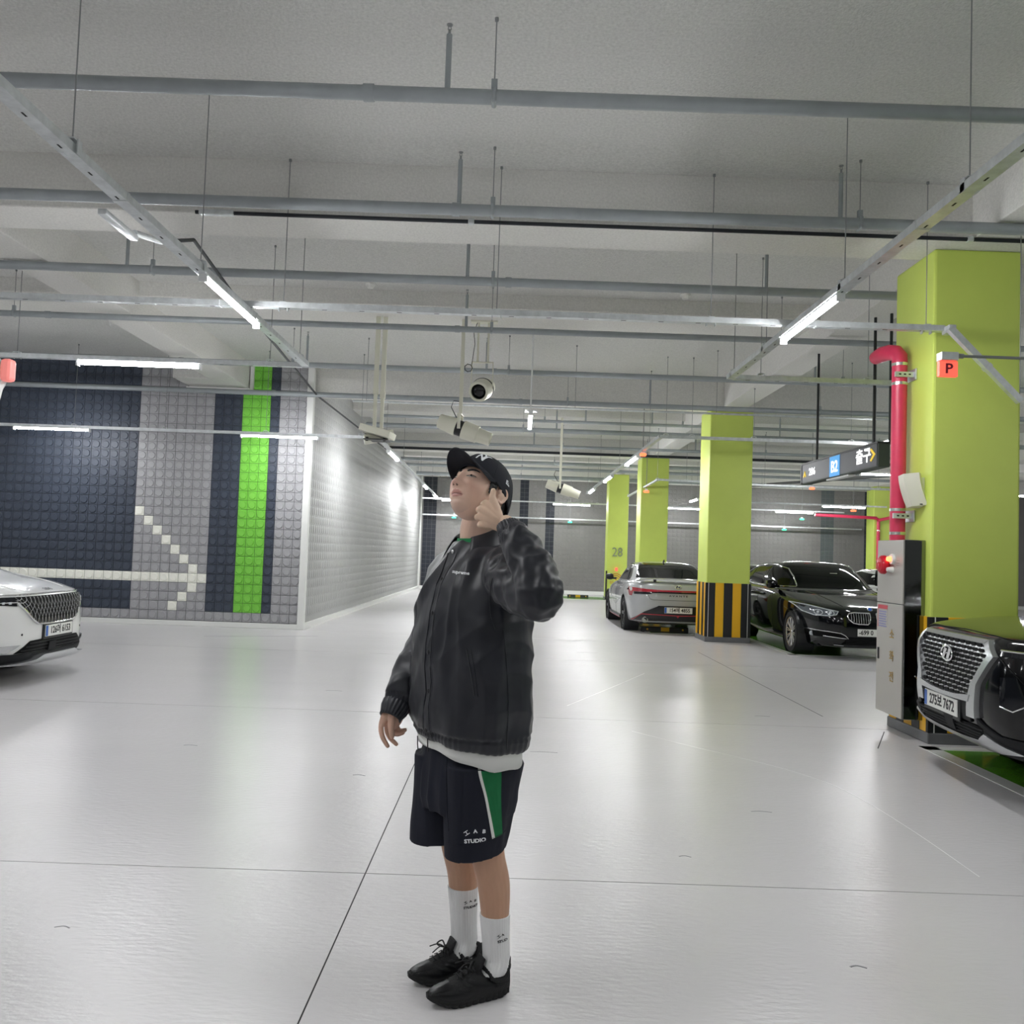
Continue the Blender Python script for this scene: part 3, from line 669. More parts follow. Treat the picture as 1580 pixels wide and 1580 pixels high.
# ================================================================== HANGING SIGN
sx, sy0, sy1, sz0, sz1 = 3.80, 9.05, 11.45, 2.46, 2.72
t = thing('hanging_sign', 'long dark hanging direction sign with blue B2 panel and white lettering', 'sign', (sx, 10.2, sz0))
obj('sign_case', MB().b2((sx, sy0, sz0), (sx + 0.12, sy1, sz1), bev=0.004), 'sign_side', t)
obj('sign_face', MB().b2((sx - 0.006, sy0 + 0.03, sz0 + 0.015), (sx + 0.002, sy1 - 0.03, sz1 - 0.015)), 'sign_grey', t)
obj('edge_trim', MB().b2((sx - 0.012, sy0, sz1 - 0.014), (sx + 0.13, sy1, sz1 + 0.006)).b2((sx - 0.012, sy1 - 0.04, sz0), (sx + 0.12, sy1 + 0.004, sz1)), 'black', t)
obj('blue_panel', MB().b2((sx - 0.010, 10.10, sz0 + 0.008), (sx - 0.004, 10.42, sz1 - 0.008)), 'sign_blue', t)
fr = lambda y, zz: frame((sx - 0.011, y, zz), (0, -1, 0), (0, 0, 1))
text_obj('lettering', 'B2', 'sign_white', 0.19, fr(10.26, 2.575), t, sx=1.1, bold=0.003)
text_obj('lettering', '206', 'sign_white', 0.13, fr(11.02, 2.59), t, sx=1.2, bold=0.003)
text_obj('lettering', '출구', 'sign_white', 0.17, fr(9.42, 2.60), t, sx=1.3, bold=0.004)
obj('arrow', MB().prism([(-.05, -.035), (0, .035), (.05, -.035), (.03, -.045), (0, -.005), (-.03, -.045)], lambda a, b, d: (sx - d, 11.30 - a, 2.585 + b), 0.006, 0.012), 'sign_yellow', t)
obj('arrow', MB().prism([(-.03, .07), (.04, 0), (-.03, -.07), (-.045, -.055), (0.005, 0), (-.045, .055)], lambda a, b, d: (sx - d, 9.17 - a * 1.5, 2.60 + b), 0.006, 0.012), 'sign_yellow', t)
obj('under_light', MB().b2((sx + 0.02, 9.9, sz0 - 0.02), (sx + 0.10, 10.6, sz0)), 'housing', t)
for y in (9.15, 9.32, 11.05):
    x = sx + (0.06 if y != 9.15 else 0.16)
    obj('support_pole', MB().cyl((x, y, sz1 - .01), (x, y, SLAB if x > 4.09 or x < 3.65 else BEAM + .01), 0.016, 10), 'black', t, smooth=True)

# grey beacon with a coral light at the left edge
t = thing('warning_beacon', 'grey round beacon with a coral light cut by the left edge of the picture', 'beacon', (-4.05, 6.5, 2.6))
qy = Matrix.Rotation(pi / 2, 3, 'X')
obj('beacon_housing', MB().lathe([(0, .05), (.13, .05), (.17, .03), (.18, 0), (.18, -.06), (0, -.06)], 32, (-4.01, 6.5, 2.63), qy), 'galv', t, smooth=30)
obj('beacon_lens', MB().box((-3.795, 6.5, 2.665), (.085, .09, .17), bev=.025), 'coral_lens', t)
obj('bracket', MB().box((-3.86, 6.5, 2.50), (.03, .05, .22), Matrix.Rotation(R(12), 3, 'Y')), 'housing', t)
obj('hanger_rod', MB().cyl((-4.0, 6.5, 2.8), (-4.0, 6.5, SLAB - .01), 0.012, 8), 'rod', t)

# ================================================================== P LAMP, RISER PIPE, SPEAKER, HOSE CABINET
t = thing('guidance_lamp', 'glowing coral parking guidance lamp with the letter P by the large pillar', 'sign', (3.03, 6.2, 2.9))
y = 6.2
obj('lamp_base', MB().b2((2.985 + .04, y - .04, 2.915), (3.15, y + .04, 2.975), bev=.005), 'galv', t)
obj('lamp_panel', MB().b2((3.02, y - .02, 2.80), (3.155, y + .02, 2.912), bev=.006), 'pbox', t)
text_obj('letter', 'P', 'maroon', 0.10, frame((3.088, y - .0215, 2.855), (1, 0, 0), (0, 0, 1)), t, sx=1.1, bold=.002)
obj('arm', MB().cyl((3.15, y, 2.955), (3.85, y, 2.955), 0.011, 8).cyl((3.15, y, 2.955), (3.20, y, 2.955), 0.018, 8).cyl((3.85, y, 2.955), (3.85, y, SLAB - .035), 0.009, 8), 'rod', t)

px, py = 3.365, 7.60
t = thing('riser_pipe', 'crimson wrapped vertical pipe on the side of the large green pillar', 'pipe', (px, py, 1.68))
obj('pipe_run', MB().cyl((px, py, 1.66), (px, py, 3.24), 0.064, 20), 'red', t, smooth=True)
obj('elbow', MB().tube([(px, py, 3.22), (px, py + .005, 3.27), (px - .02, py + .03, 3.31), (px - .05, py + .10, 3.33), (px - .07, py + .2, 3.335), (px - .07, py + .34, 3.335)], [.066, .068, .07, .07, .07, .06], 18), 'red', t, smooth=True)
for z_ in (3.20, 3.03, 1.925, 1.72):
    obj('steel_band', MB().cyl((px, py, z_ - .013), (px, py, z_ + .013), 0.0665, 20), 'band', t, smooth=True)
for z_ in (3.10, 1.87):
    mb = MB().b2((px - .075, py - .09, z_ - .022), (px + .11, py - .07, z_ + .022)).b2((px + .085, py - .12, z_ - .05), (px + .10, py + .05, z_ + .05), bev=.004)
    obj('pipe_bracket', mb, 'galv', t)
    mb = MB()
    for k in range(3): mb.b2((px - .045 + .042 * k, py - .0915, z_ - .006), (px - .025 + .042 * k, py - .0895, z_ + .006))
    obj('bracket_slots', mb, 'slot', t)
t = thing('wall_speaker', 'cream wedge speaker box mounted on the large pillar beside the crimson pipe', 'speaker', (3.40, 7.45, 2.1))
rows = []
for k in range(9):
    f = k / 8; zz = 2.205 - 0.27 * f
    xf = 3.300 + 0.075 * f ** 1.6; yf = 7.36
    rows.append([(xf - .005, yf - 0.02, zz + .01), (xf + .105, yf - .07, zz + .022), (xf + .135, yf - .04, zz + .015), (xf + .135, yf + .05, zz), (xf + .0, yf + .09, zz)])
obj('speaker_case', MB().grid(rows, closed=True, capends=True), 'cream', t, smooth=25)
obj('speaker_back', MB().b2((3.40, 7.33, 1.98), (3.475, 7.45, 2.19), bev=.006), 'cream', t)
obj('badge', MB().b2((3.415, 7.285, 1.955), (3.435, 7.295, 1.965)), 'black', t)

cx0, cx1, cy0, cy1, cz0, cz1 = 3.283, 3.468, 7.29, 7.80, 0.17, 1.66
t = thing('hose_cabinet', 'tall stainless steel fire hose cabinet with red bell beside the large green pillar', 'cabinet', (cx0, cy0, cz0))
obj('cabinet_body', MB().b2((cx0 + .012, cy0, cz0), (cx1, cy1, cz1), bev=.006), 'inox_side', t)
obj('upper_panel', MB().b2((cx0, cy0 + .004, 1.12), (cx0 + .013, cy1, cz1 - .003), bev=.003), 'inox', t)
dr = obj('door', MB().b2((cx0, cy0 + .004, cz0 + .003), (cx0 + .013, cy1, 1.112), bev=.003), 'inox', t)
obj('handle', MB().b2((cx0 - .008, cy1 - .06, 0.62), (cx0 + .002, cy1 - .035, 0.72), bev=.003), 'black', dr)
ff = lambda yy, zz: frame((cx0 - .002, yy, zz), (0, -1, 0), (0, 0, 1))
for ch, zz in (('소', 0.85), ('화', 0.665), ('전', 0.49)):
    text_obj('lettering', ch, 'brass', 0.095, ff(cy0 + .20, zz), dr, sx=1.0, bold=.0015, ext=.001)
obj('notice_sticker', MB().b2((cx0 - .0015, cy1 - .22, 0.93), (cx0 + .001, cy1 - .03, 1.08)), 'inox', dr)
obj('notice_header', MB().b2((cx0 - .0025, cy1 - .22, 1.06), (cx0 + .001, cy1 - .03, 1.095)).b2((cx0 - .0025, cy1 - .035, 0.9), (cx0 + .001, cy1 - .027, 1.07)), 'sticker_red', dr)
mb = MB()
for k in range(7): mb.b2((cx0 - .0025, cy1 - .20 + .01 * (k % 2), 0.905 + .021 * k), (cx0, cy1 - .05, 0.917 + .021 * k))
obj('notice_lines', mb, 'sticker_blue', dr)
qx = Vector((0, 0, 1)).rotation_difference(Vector((-1, 0, 0))).to_matrix()
obj('alarm_bell', MB().lathe([(0, .055), (.02, .056), (.035, .048), (.06, .045), (.078, .03), (.082, .012), (.082, .0), (.05, -.005), (.05, -.03), (0, -.03)], 28, (cx0 - .03, cy1 - .21, 1.445), qx), 'fire_red', t, smooth=30)
obj('bell_mount', MB().box((cx0 - .012, cy1 - .12, 1.445), (.03, .03, .05)), 'black', t)
obj('alarm_lamp', MB().lathe([(0, .045), (.018, .04), (.024, .02), (.024, 0)], 18, (cx0 - .006, cy0 + .215, 1.495), qx), 'lampglow', t, smooth=True)
obj('lamp_ring', MB().lathe([(.026, .02), (.044, .018), (.046, 0), (.026, 0)], 24, (cx0, cy0 + .20, 1.495), qx), 'white', t, smooth=True)
obj('push_button', MB().lathe([(0, .05), (.018, .05), (.022, .03), (.026, 0)], 18, (cx0, cy0 + .20, 1.405), qx), 'white', t, smooth=True)
mb = MB()
for a in range(3):
    for b in range(3): mb.b2((cx0 - .001, cy0 + .08 + .02 * a, 1.44 + .02 * b), (cx0 + .001, cy0 + .085 + .02 * a, 1.446 + .02 * b))
obj('speaker_holes', mb, 'black', t)

# far crimson pipe and call box
t = thing('riser_pipe', 'thin crimson pipe on the far right green pillar', 'pipe', (12.25, 29.5, 1))
obj('pipe_run', MB().cyl((12.42, 29.5, 1.25), (12.42, 29.5, 2.98), 0.055, 12), 'red', t, smooth=True)
obj('pipe_branch', MB().tube([(12.42, 29.5, 2.95), (12.3, 29.4, 3.02), (10.2, 29.3, 3.05)], 0.055, 10).tube([(12.42, 29.5, 2.95), (12.6, 27.5, 3.1), (13.6, 27.5, 3.15)], 0.055, 10), 'red', t, smooth=True)
for z_ in (2.6, 1.55): obj('steel_band', MB().cyl((12.42, 29.5, z_ - .02), (12.42, 29.5, z_ + .02), 0.06, 12), 'band', t)
t = thing('call_box', 'small white call box with a red button under the far crimson pipe', 'call box', (12.6, 29.5, 1.1))
obj('box', MB().b2((12.33, 29.4, 0.85), (12.95, 29.58, 1.27), bev=.02), 'white', t)
obj('button', MB().cyl((12.62, 29.36, 1.02), (12.62, 29.4, 1.02), 0.09, 18), 'fire_red', t)
# diagonal cable ladder glimpsed behind the sign
t = thing('cable_ladder', 'dark diagonal cable ladder under the far ceiling behind the hanging sign', 'cable ladder', (7, 20, 3.4))
for dy in (-.12, .12):
    obj('side_rail', MB().tube([(5.3, 24 + dy, 3.36), (8.6, 19.4 + dy, 3.46)], 0.03, 6), 'kerb', t)
for k in range(14):
    f = (k + .5) / 14; p = Vector((5.3, 24, 3.36)).lerp(Vector((8.6, 19.4, 3.46)), f)
    obj('rung', MB().cyl(p + Vector((0, -.12, 0)), p + Vector((0, .12, 0)), 0.014, 6), 'kerb', t)
# parking guidance indicator lamps
for x, y, z_, m, l in ((6.85, 19.9, 3.13, 'orange_lamp', 'orange indicator above the black hatchback, under the bright rail'), (10.0, 25.5, 3.0, 'orange_lamp', 'orange indicator right of the far lit tube'),
                       (10.4, 31.2, 2.98, 'green_lamp', 'green indicator right of the far lit tube above the hatchback'), (9.9, 31.6, 2.6, 'green_lamp', 'green indicator on the lowest rail above the hatchback'),
                       (-2.05, 31.6, 2.62, 'green_lamp', 'green indicator on the lowest rail left of the man\'s chin'), (2.15, 31.6, 2.6, 'green_lamp', 'green indicator on the lowest rail right of the man\'s arm'),
                       (3.55, 23.0, 3.16, 'orange_lamp', 'orange indicator before the second green pillar'), (2.27, 15.2, 3.22, 'orange_lamp', 'orange indicator on the right aisle rail')):
    t = thing('indicator_lamp', l, 'indicator', (x, y, z_))
    obj('lamp_body', MB().box((x, y, z_ + .045), (0.07, 0.05, 0.05), bev=.008), 'housing', t)
    obj('lamp_stem', MB().cyl((x, y, z_ + .06), (x, y, top_at(x, y)), 0.008, 6), 'rod', t)
    obj('lamp_lens', MB().box((x, y, z_), (0.15 if y > 22 else .11, 0.08, 0.055), bev=.015), m, t)
# wheel stops
def wheel_stop(x, y, label, L=0.62):
    t = thing('wheel_stop', label, 'wheel stop', (x, y, 0))
    obj('stop_bar', MB().prism([(-.07, 0), (.07, 0), (.045, .10), (-.045, .10)], lambda a, b, d: (x + d, y + a, b), -L / 2, L / 2), 'stripe_black', t)
    obj('reflector_plate', MB().b2((x - .08, y - .072, 0.02), (x + .08, y - .05, 0.095)), 'stripe_yellow', t)
    for s in (-1, 1): obj('reflector_dot', MB().cyl((x + s * L * .38, y - .068, 0.055), (x + s * L * .38, y - .055, 0.055), 0.018, 10), 'stripe_yellow', t)
wheel_stop(2.33, 29.3, 'black and yellow wheel stop by the back wall right of the man', 0.7)
wheel_stop(3.05, 17.0, 'wheel stop with yellow plate under the tail of the light grey sedan', 0.9)

# ================================================================== CARS
from mathutils.bvhtree import BVHTree
M['glass_dark'] = mat('tinted car glass', '040506', 0.05, spec=0.14)
M['chrome'] = mat('chrome', 'e4e5e6', 0.10, metal=1.0)
M['satin'] = mat('satin silver', 'c4c6c8', 0.24, metal=0.85)
M['rubber'] = mat('tyre rubber', '17181a', 0.75, bump=0.2, bump_scale=50)
M['alloy'] = mat('silver alloy', 'c9cac9', 0.25, metal=0.8)
M['alloy_dark'] = mat('dark alloy', '2a2b2d', 0.3, metal=0.7)
M['cladding'] = mat('dark grey cladding', '121417', 0.6, spec=0.3)
M['matte_black'] = mat('matte black grille', '040506', 0.6, spec=0.15)
M['lamp_clear'] = mat('clear headlamp glass', 'c8ced2', 0.06, spec=0.8)
M['lamp_mid'] = mat('grey headlamp glass', '5a6066', 0.08, spec=0.8)
M['lamp_dark'] = mat('smoked lamp glass', '14161b', 0.05)
M['lamp_red'] = mat('red lamp glass', '9c1f30', 0.12, coat=0.6)
M['red_trim'] = mat('red trim strip', 'b8303c', 0.35)
M['plate_white'] = mat('number plate white', 'e6e7e2', 0.4)
M['plate_blue'] = mat('number plate blue', '2b62b8', 0.4)
M['plate_text'] = mat('number plate black', '101113', 0.5)
M['paint_pearl'] = mat('pearl white car paint', 'e3e4e2', 0.22, coat=0.9)
M['paint_black'] = mat('black car paint', '050608', 0.12, coat=0.5, spec=.3)
M['paint_navy'] = mat('deep blue black car paint', '05070b', 0.08, coat=0.5, spec=.3)
M['paint_grey'] = mat('light grey car paint', 'a9abac', 0.22, coat=0.9)

class CarBody:
    def __init__(self, levels, nf=5.0, nr=4.0, N=96, sub=5):
        self.ys = 1.0
        self.L = catmull([l + (0,) * (8 - len(l)) for l in levels], sub)
        self.nf, self.nr, self.N = nf, nr, N
        rows = [[self.pt(l, 2 * pi * k / N) for k in range(N)] for l in self.L]
        self.rows = rows
        mb = MB(); mb.grid(rows, closed=True, capends=True); self.mb = mb
        self.bvh = BVHTree.FromPolygons([Vector(v) for v in mb.v], [f for f in mb.f])
    def pt(self, l, th):
        xf, zf, xr, zr, w, zs = l[:6]
        c, s = cos(th), sin(th); cx = (xf + xr) / 2; a = (xf - xr) / 2
        n = self.nf if c >= 0 else self.nr
        x = cx + a * math.copysign(abs(c) ** (2 / n), c); y = w * math.copysign(abs(s) ** (2 / n), s)
        f = max(0.0, min(1.0, (x - cx) / a)); r = max(0.0, min(1.0, (cx - x) / a))
        z = zs + (zf - zs) * f ** 1.6 + (zr - zs) * r ** 1.6
        return Vector((x, y, z))
    def level(self, t):
        i = min(int(t), len(self.L) - 2); f = t - i
        return self.L[i] * (1 - f) + self.L[i + 1] * f
    def hit(self, ax, a, b):
        """ax 'f','r': a=y, b=z; 'l','R': a=x, b=z; 't': a=x, b=y"""
        if ax == 'f': a = a * self.ys
        o, d = {'f': (Vector((6, a, b)), Vector((-1, 0, 0))), 'r': (Vector((-6, a, b)), Vector((1, 0, 0))), 'l': (Vector((a, 4, b)), Vector((0, -1, 0))),
                'R': (Vector((a, -4, b)), Vector((0, 1, 0))), 't': (Vector((a, b, 4)), Vector((0, 0, -1)))}[ax]
        p, n, i, dd = self.bvh.ray_cast(o, d)
        if p is None:
            p, n, i, dd = self.bvh.find_nearest({'f': Vector((2.4, a, b)), 'r': Vector((-2.4, a, b)), 'l': Vector((a, .9, b)), 'R': Vector((a, -.9, b)), 't': Vector((a, b, 1.5))}[ax])
        return p, -d
def proj_patch(cb, name, poly, ax, m, parent, off=0.004, th=0.012, step=0.05, flat=None, label=None):
    """polygon (a, b) draped on the car body seen along axis ax, with its own thickness"""
    bm = bmesh.new()
    vs = [bm.verts.new((a, b, 0)) for a, b in poly]; bm.faces.new(vs)
    for axis in (0, 1):
        lo = min(p[axis] for p in poly); hi = max(p[axis] for p in poly)
        k = 1
        while lo + k * step < hi:
            co_ = [0, 0, 0]; co_[axis] = lo + k * step; no = [0, 0, 0]; no[axis] = 1
            bmesh.ops.bisect_plane(bm, geom=bm.verts[:] + bm.edges[:] + bm.faces[:], plane_co=co_, plane_no=no); k += 1
    bm.verts.index_update(); bm.verts.ensure_lookup_table()
    P = []; D = []
    for v in bm.verts:
        p, d = cb.hit(ax, v.co.x, v.co.y)
        P.append(p + d * (off + th * 0.5)); D.append(p - d * (th * .5))
    n = len(P); faces = [[v.index for v in f.verts] for f in bm.faces]
    edges = [(e.verts[0].index, e.verts[1].index) for e in bm.edges if len(e.link_faces) == 1]
    bm.free()
    fs = [tuple(f) for f in faces] + [tuple(i + n for i in reversed(f)) for f in faces] + [(a, b, b + n, a + n) for a, b in edges]
    o = obj(name, MB().add(P + D, fs), m, parent, smooth=35, world=False)
    if label: o['label'] = label
    return o
def proj_tube(cb, name, pts, ax, r, m, parent, off=0.004, step=0.04, n=8, closed=False, flat=1.0):
    q = []
    pts = list(pts) + ([pts[0]] if closed else [])
    for a, b in zip(pts[:-1], pts[1:]):
        L = math.hypot(b[0] - a[0], b[1] - a[1]); k = max(1, int(L / step))
        for i in range(k): q.append((a[0] + (b[0] - a[0]) * i / k, a[1] + (b[1] - a[1]) * i / k))
    q.append(pts[-1])
    P = []
    for a, b in q:
        p, d = cb.hit(ax, a, b); P.append(p + d * off)
    return obj(name, MB().tube(P, r, n), m, parent, smooth=True, world=False)
def glass_patch(cb, name, ta, tb, ya, yb, m, parent, front=True, off=0.004):
    """windscreen between level parameters ta..tb; half width fractions ya (bottom), yb (top)"""
    rows = []
    for i in range(13):
        f = i / 12; l = cb.level(ta + (tb - ta) * f); fr_ = ya + (yb - ya) * f; row = []
        n = cb.nf if front else cb.nr
        for k in range(25):
            u = (-1 + 2 * k / 24) * fr_
            th = math.asin(max(-1, min(1, math.copysign(abs(u) ** (n / 2), u))))
            if not front: th = pi - th
            p = cb.pt(l, th); row.append(p)
        rows.append(row)
    out = []
    for i in range(13):
        r = []
        for k in range(25):
            a = rows[min(i + 1, 12)][k] - rows[max(i - 1, 0)][k]; b = rows[i][min(k + 1, 24)] - rows[i][max(k - 1, 0)]
            nn = a.cross(b).normalized()
            if nn.x * (1 if front else -1) < 0: nn = -nn
            r.append(rows[i][k] + nn * off)
        out.append(r)
    return obj(name, MB().grid(out), m, parent, smooth='all', world=False)
def boolean_cut(o, cutters):
    for c in cutters:
        md = o.modifiers.new('cut', 'BOOLEAN'); md.operation = 'DIFFERENCE'; md.object = c; md.solver = 'EXACT'
    dg = bpy.context.evaluated_depsgraph_get(); me = bpy.data.meshes.new_from_object(o.evaluated_get(dg))
    o.modifiers.clear(); old = o.data; o.data = me
    for c in cutters: bpy.data.objects.remove(c)
def wheel(parent, x, y, r, w, side, rim='multi', m='alloy', name='wheel'):
    q = Matrix.Rotation(-pi / 2 * side, 3, 'X')       # local z -> +y on the left side
    c = (x, y, r)
    h = w / 2
    t = obj(name, MB().lathe([(r * .70, -h), (r * .93, -h), (r * .985, -h * .8), (r, -h * .4), (r, h * .4), (r * .985, h * .8), (r * .93, h), (r * .74, h * 1.02), (r * .70, h * .8), (r * .70, -h)], 40, c, q), 'rubber', parent, smooth=40, world=False)
    rr = r * .71
    mb = MB().lathe([(rr, h * .85), (rr * .95, h * .9), (rr * .9, h * .6), (rr * .86, -h * .5), (0, -h * .5)], 40, c, q)
    rimo = obj('rim', mb, 'alloy_dark', t, smooth=40, world=False)
    mb = MB().lathe([(rr * .99, h * .88), (rr * .99, h * 0.95), (rr * .91, h * .93), (rr * .9, h * .8)], 40, c, q)
    ns = {'multi': 20, 'five': 5, 'ten': 10}[rim]
    for k in range(ns):
        a = 2 * pi * k / ns + (0.06 if k % 2 else -0.06) * (rim == 'multi')
        p0 = q @ Vector((cos(a) * rr * .16, sin(a) * rr * .16, h * .72)); p1 = q @ Vector((cos(a) * rr * .93, sin(a) * rr * .93, h * .86))
        wd = {'multi': .011, 'five': .035, 'ten': .018}[rim]
        mb.tube([Vector(c) + p0, Vector(c) + p1], [(wd * .8, .012), (wd, .010)], 6, ref=q @ Vector((-sin(a), cos(a), 0)))
    mb.lathe([(0, h * .9), (rr * .13, h * .88), (rr * .2, h * .7)], 24, c, q)
    obj('spokes', mb, m, t, smooth=40, world=False)
    return t
def make_car(name, label, loc, rz, levels, wb, tw, wr, paint, nf=5.0, nr=4.0, cut_y=0.30, arch=0.045, wx=(1.4, -1.4), rim='multi', rimm='alloy', ground=0.0):
    t = thing(name, label, 'car', loc, rz)
    cb = CarBody(levels, nf, nr)
    body = obj('body', cb.mb, paint, t, smooth=False, world=False)
    cut = []
    for x in wx:
        for s in (1, -1):
            c = obj('cutter', MB().cyl((x, s * (tw + .2), wr), (x, s * (tw - 0.30), wr), wr + arch, 36), 'black', None); c.rotation_euler = (0, 0, rz); c.location = loc; cut.append(c)
    bpy.context.view_layer.update()
    boolean_cut(body, cut)
    body.data.shade_smooth(); body.data.set_sharp_from_angle(angle=R(32))
    for x in wx:
        for s in (1, -1):
            obj('wheel_well', MB().lathe([(wr + arch - .004, 0), (wr + arch - .004, -0.28), (0, -0.28)], 32, (x, s * (tw - .01), wr), Matrix.Rotation(-pi / 2 * s, 3, 'X')), 'black', t, world=False)
            wheel(t, x, s * (tw - 0.125), wr, 0.23, s, rim, rimm)
    obj('underbody', MB().b2((levels[0][2] + .1, -tw + .25, 0.17), (levels[0][0] - .1, tw - .25, levels[0][1] + .05)), 'black', t, world=False)
    return t, cb
def plate(t, x, y0, z0, txt, face, tilt=0.0, blue=True, W=0.52, H=0.11, align='CENTER', carrier=True):
    """face +1: plate faces +x (front of the car), -1: faces -x (rear)"""
    f = face
    p = obj('number_plate', MB().box((x, y0, z0), (0.008, W, H), bev=0.003), 'plate_white', t, world=False)
    if carrier: obj('plate_carrier', MB().box((x - f * .012, y0, z0 - .006), (0.016, W + .05, H + .035), bev=.004), 'black', t, world=False)
    xd = (0, f, 0)
    if blue: obj('blue_band', MB().box((x + f * .0045, y0 - f * (W / 2 - .022), z0), (0.002, 0.04, H - .008)), 'plate_blue', p, world=False)
    o = text_obj('plate_lettering', txt, 'plate_text', H * 0.86, frame((x + f * .0045, y0 + f * (0.022 if blue else 0) - (f * W * .46 if align == 'LEFT' else 0), z0), xd, (0, 0, 1)), None, sx=0.88, align=align, bold=.0022, ext=.0012)
    o.parent = p
    return p
def h_emblem(name, t, p, sx, sz, f, ax='x'):
    """slanted H in an oval ring, lying in the y-z plane facing f*x"""
    p = Vector(p); mb = MB()
    ring = [(p.x, p.y + sx * cos(a * pi / 14), p.z + sz * sin(a * pi / 14)) for a in range(29)]
    mb.tube(ring, 0.008, 6)
    for s in (-1, 1):
        mb.tube([(p.x, p.y + s * sx * .42 - f * sx * .28, p.z - sz * .72), (p.x, p.y + s * sx * .36 + f * sx * .22, p.z + sz * .74)], 0.011, 6)
    mb.tube([(p.x, p.y - sx * .36, p.z - sz * .10), (p.x, p.y + sx * .36, p.z + sz * .10)], 0.006, 6)
    return obj(name, mb, 'chrome', t, smooth=True, world=False)
def mir(poly): return [(-a, b) for a, b in reversed(poly)]

# ---------------------------------------------------------------- black SUV, right edge
SUV = [(2.05, .27, -2.3, .30, .84, .27), (2.28, .275, -2.42, .34, .93, .29), (2.44, .36, -2.48, .45, .97, .40), (2.487, .52, -2.49, .65, .985, .58), (2.485, .72, -2.47, .85, .985, .78), (2.455, .92, -2.44, 1.0, .97, .93),
       (2.41, 1.005, -2.42, 1.09, .95, 1.00), (2.30, 1.045, -2.41, 1.12, .93, 1.035), (1.95, 1.09, -2.41, 1.13, .90, 1.06), (1.40, 1.13, -2.40, 1.15, .88, 1.10), (1.02, 1.32, -2.33, 1.35, .83, 1.30), (.64, 1.56, -2.22, 1.6, .76, 1.54), (.30, 1.68, -2.1, 1.70, .70, 1.66),
       (-.1, 1.73, -1.9, 1.73, .55, 1.71), (-.5, 1.75, -1.5, 1.75, .25, 1.745)]
t, cb = make_car('suv', 'black SUV with a large studded chrome grille at the right edge of the picture', (5.464, 5.756, 0), pi - R(4), SUV, 2.9, .985, .37, 'paint_black', nf=5.5, wx=(1.50, -1.40), rim='five')
cb.ys = 0.90
proj_patch(cb, 'grille_back', [(-.545, .975), (.545, .975), (.60, .905), (.43, .70), (.42, .63), (.2, .605), (0, .60), (-.2, .605), (-.42, .63), (-.43, .70), (-.60, .905)], 'f', 'satin', t, off=.004)
mb = MB(); mc = MB()
def in_gr(y, z):
    if not .615 < z < .968: return False
    w = .42 if z < .70 else .42 + (z - .70) / .205 * .165 if z < .905 else .585 - (z - .905) / .07 * .05
    return abs(y) < w - .03
rr = 0
z = .628
while z < .97:
    y = -.60 + (0.044 if rr % 2 else 0)
    while y < .61:
        if in_gr(y, z):
            p, d = cb.hit('f', y, z); hw, hh = .0355, .0108
            mb.prism([(-hw, 0), (-hw * .6, hh), (hw * .6, hh), (hw, 0), (hw * .6, -hh), (-hw * .6, -hh)], lambda a, b, dd: (p.x + dd, p.y + a, z + b), .006, .016)
            yy = p.y; mc.add([(p.x + .012, yy - .022, z - .0135), (p.x + .012, yy + .022, z - .0135), (p.x + .022, yy + .012, z - .016), (p.x + .022, yy - .012, z - .016), (p.x + .010, yy - .022, z - .020), (p.x + .010, yy + .022, z - .020)],
                   [(0, 1, 2, 3), (3, 2, 5, 4), (0, 3, 4), (1, 5, 2)])
        y += .088
    z += .030; rr += 1
o = obj('grille_cells', mb, 'matte_black', t, world=False); o['kind'] = 'stuff'
o = obj('grille_studs', mc, 'chrome', t, world=False); o['kind'] = 'stuff'
for s in (1, -1):
    P = [(.52, 1.0), (.64, .905), (.50, .715), (.49, .505), (.375, .505), (.39, .60), (.42, .70), (.575, .905), (.50, .972)]
    P = [(a, b) for a, b in P]
    proj_patch(cb, 'grille_frame', P if s > 0 else mir(P), 'f', 'satin', t, off=.018, th=.03)
    # vertical lamp cluster and smoked strip lamp
    P = [(.70, .79), (.80, .80), (.86, .64), (.80, .60), (.72, .62)]
    lm = proj_patch(cb, 'headlamp', P if s > 0 else mir(P), 'f', 'lamp_dark', t, off=.006)
    proj_tube(cb, 'lamp_rim', [(s * .72, .62), (s * .80, .60), (s * .86, .64)], 'f', .005, 'chrome', lm, off=.012)
    P = [(.66, .945), (.90, .945), (.93, .915), (.66, .915)]
    lm = proj_patch(cb, 'strip_lamp', P if s > 0 else mir(P), 'f', 'lamp_dark', t, off=.006)
    proj_tube(cb, 'lamp_rim', [(s * .66, .948), (s * .90, .948)], 'f', .006, 'chrome', lm, off=.010)
    proj_tube(cb, 'bumper_crease', [(s * .66, .90), (s * .78, .82), (s * .86, .74)], 'f', .004, 'paint_black', t, off=.003)
    P = [(.48, .515), (.55, .48), (.70, .435), (.93, .43), (.95, .30), (.60, .30), (.50, .36), (.56, .455), (.48, .47)]
    proj_patch(cb, 'bumper_cladding', P if s > 0 else mir(P), 'f', 'cladding', t, off=.010)
proj_patch(cb, 'grille_top_bar', [(-.52, 1.0), (.52, 1.0), (.50, .975), (-.50, .975)], 'f', 'satin', t, off=.02, th=.03)
proj_patch(cb, 'grille_lower_bar', [(-.43, .645), (-.2, .622), (0, .617), (.2, .622), (.43, .645), (.41, .60), (.2, .592), (0, .588), (-.2, .592), (-.41, .60)], 'f', 'satin', t, off=.022, th=.03)
proj_patch(cb, 'plate_recess', [(-.385, .595), (.385, .595), (.385, .47), (-.385, .47)], 'f', 'cladding', t, off=.006)
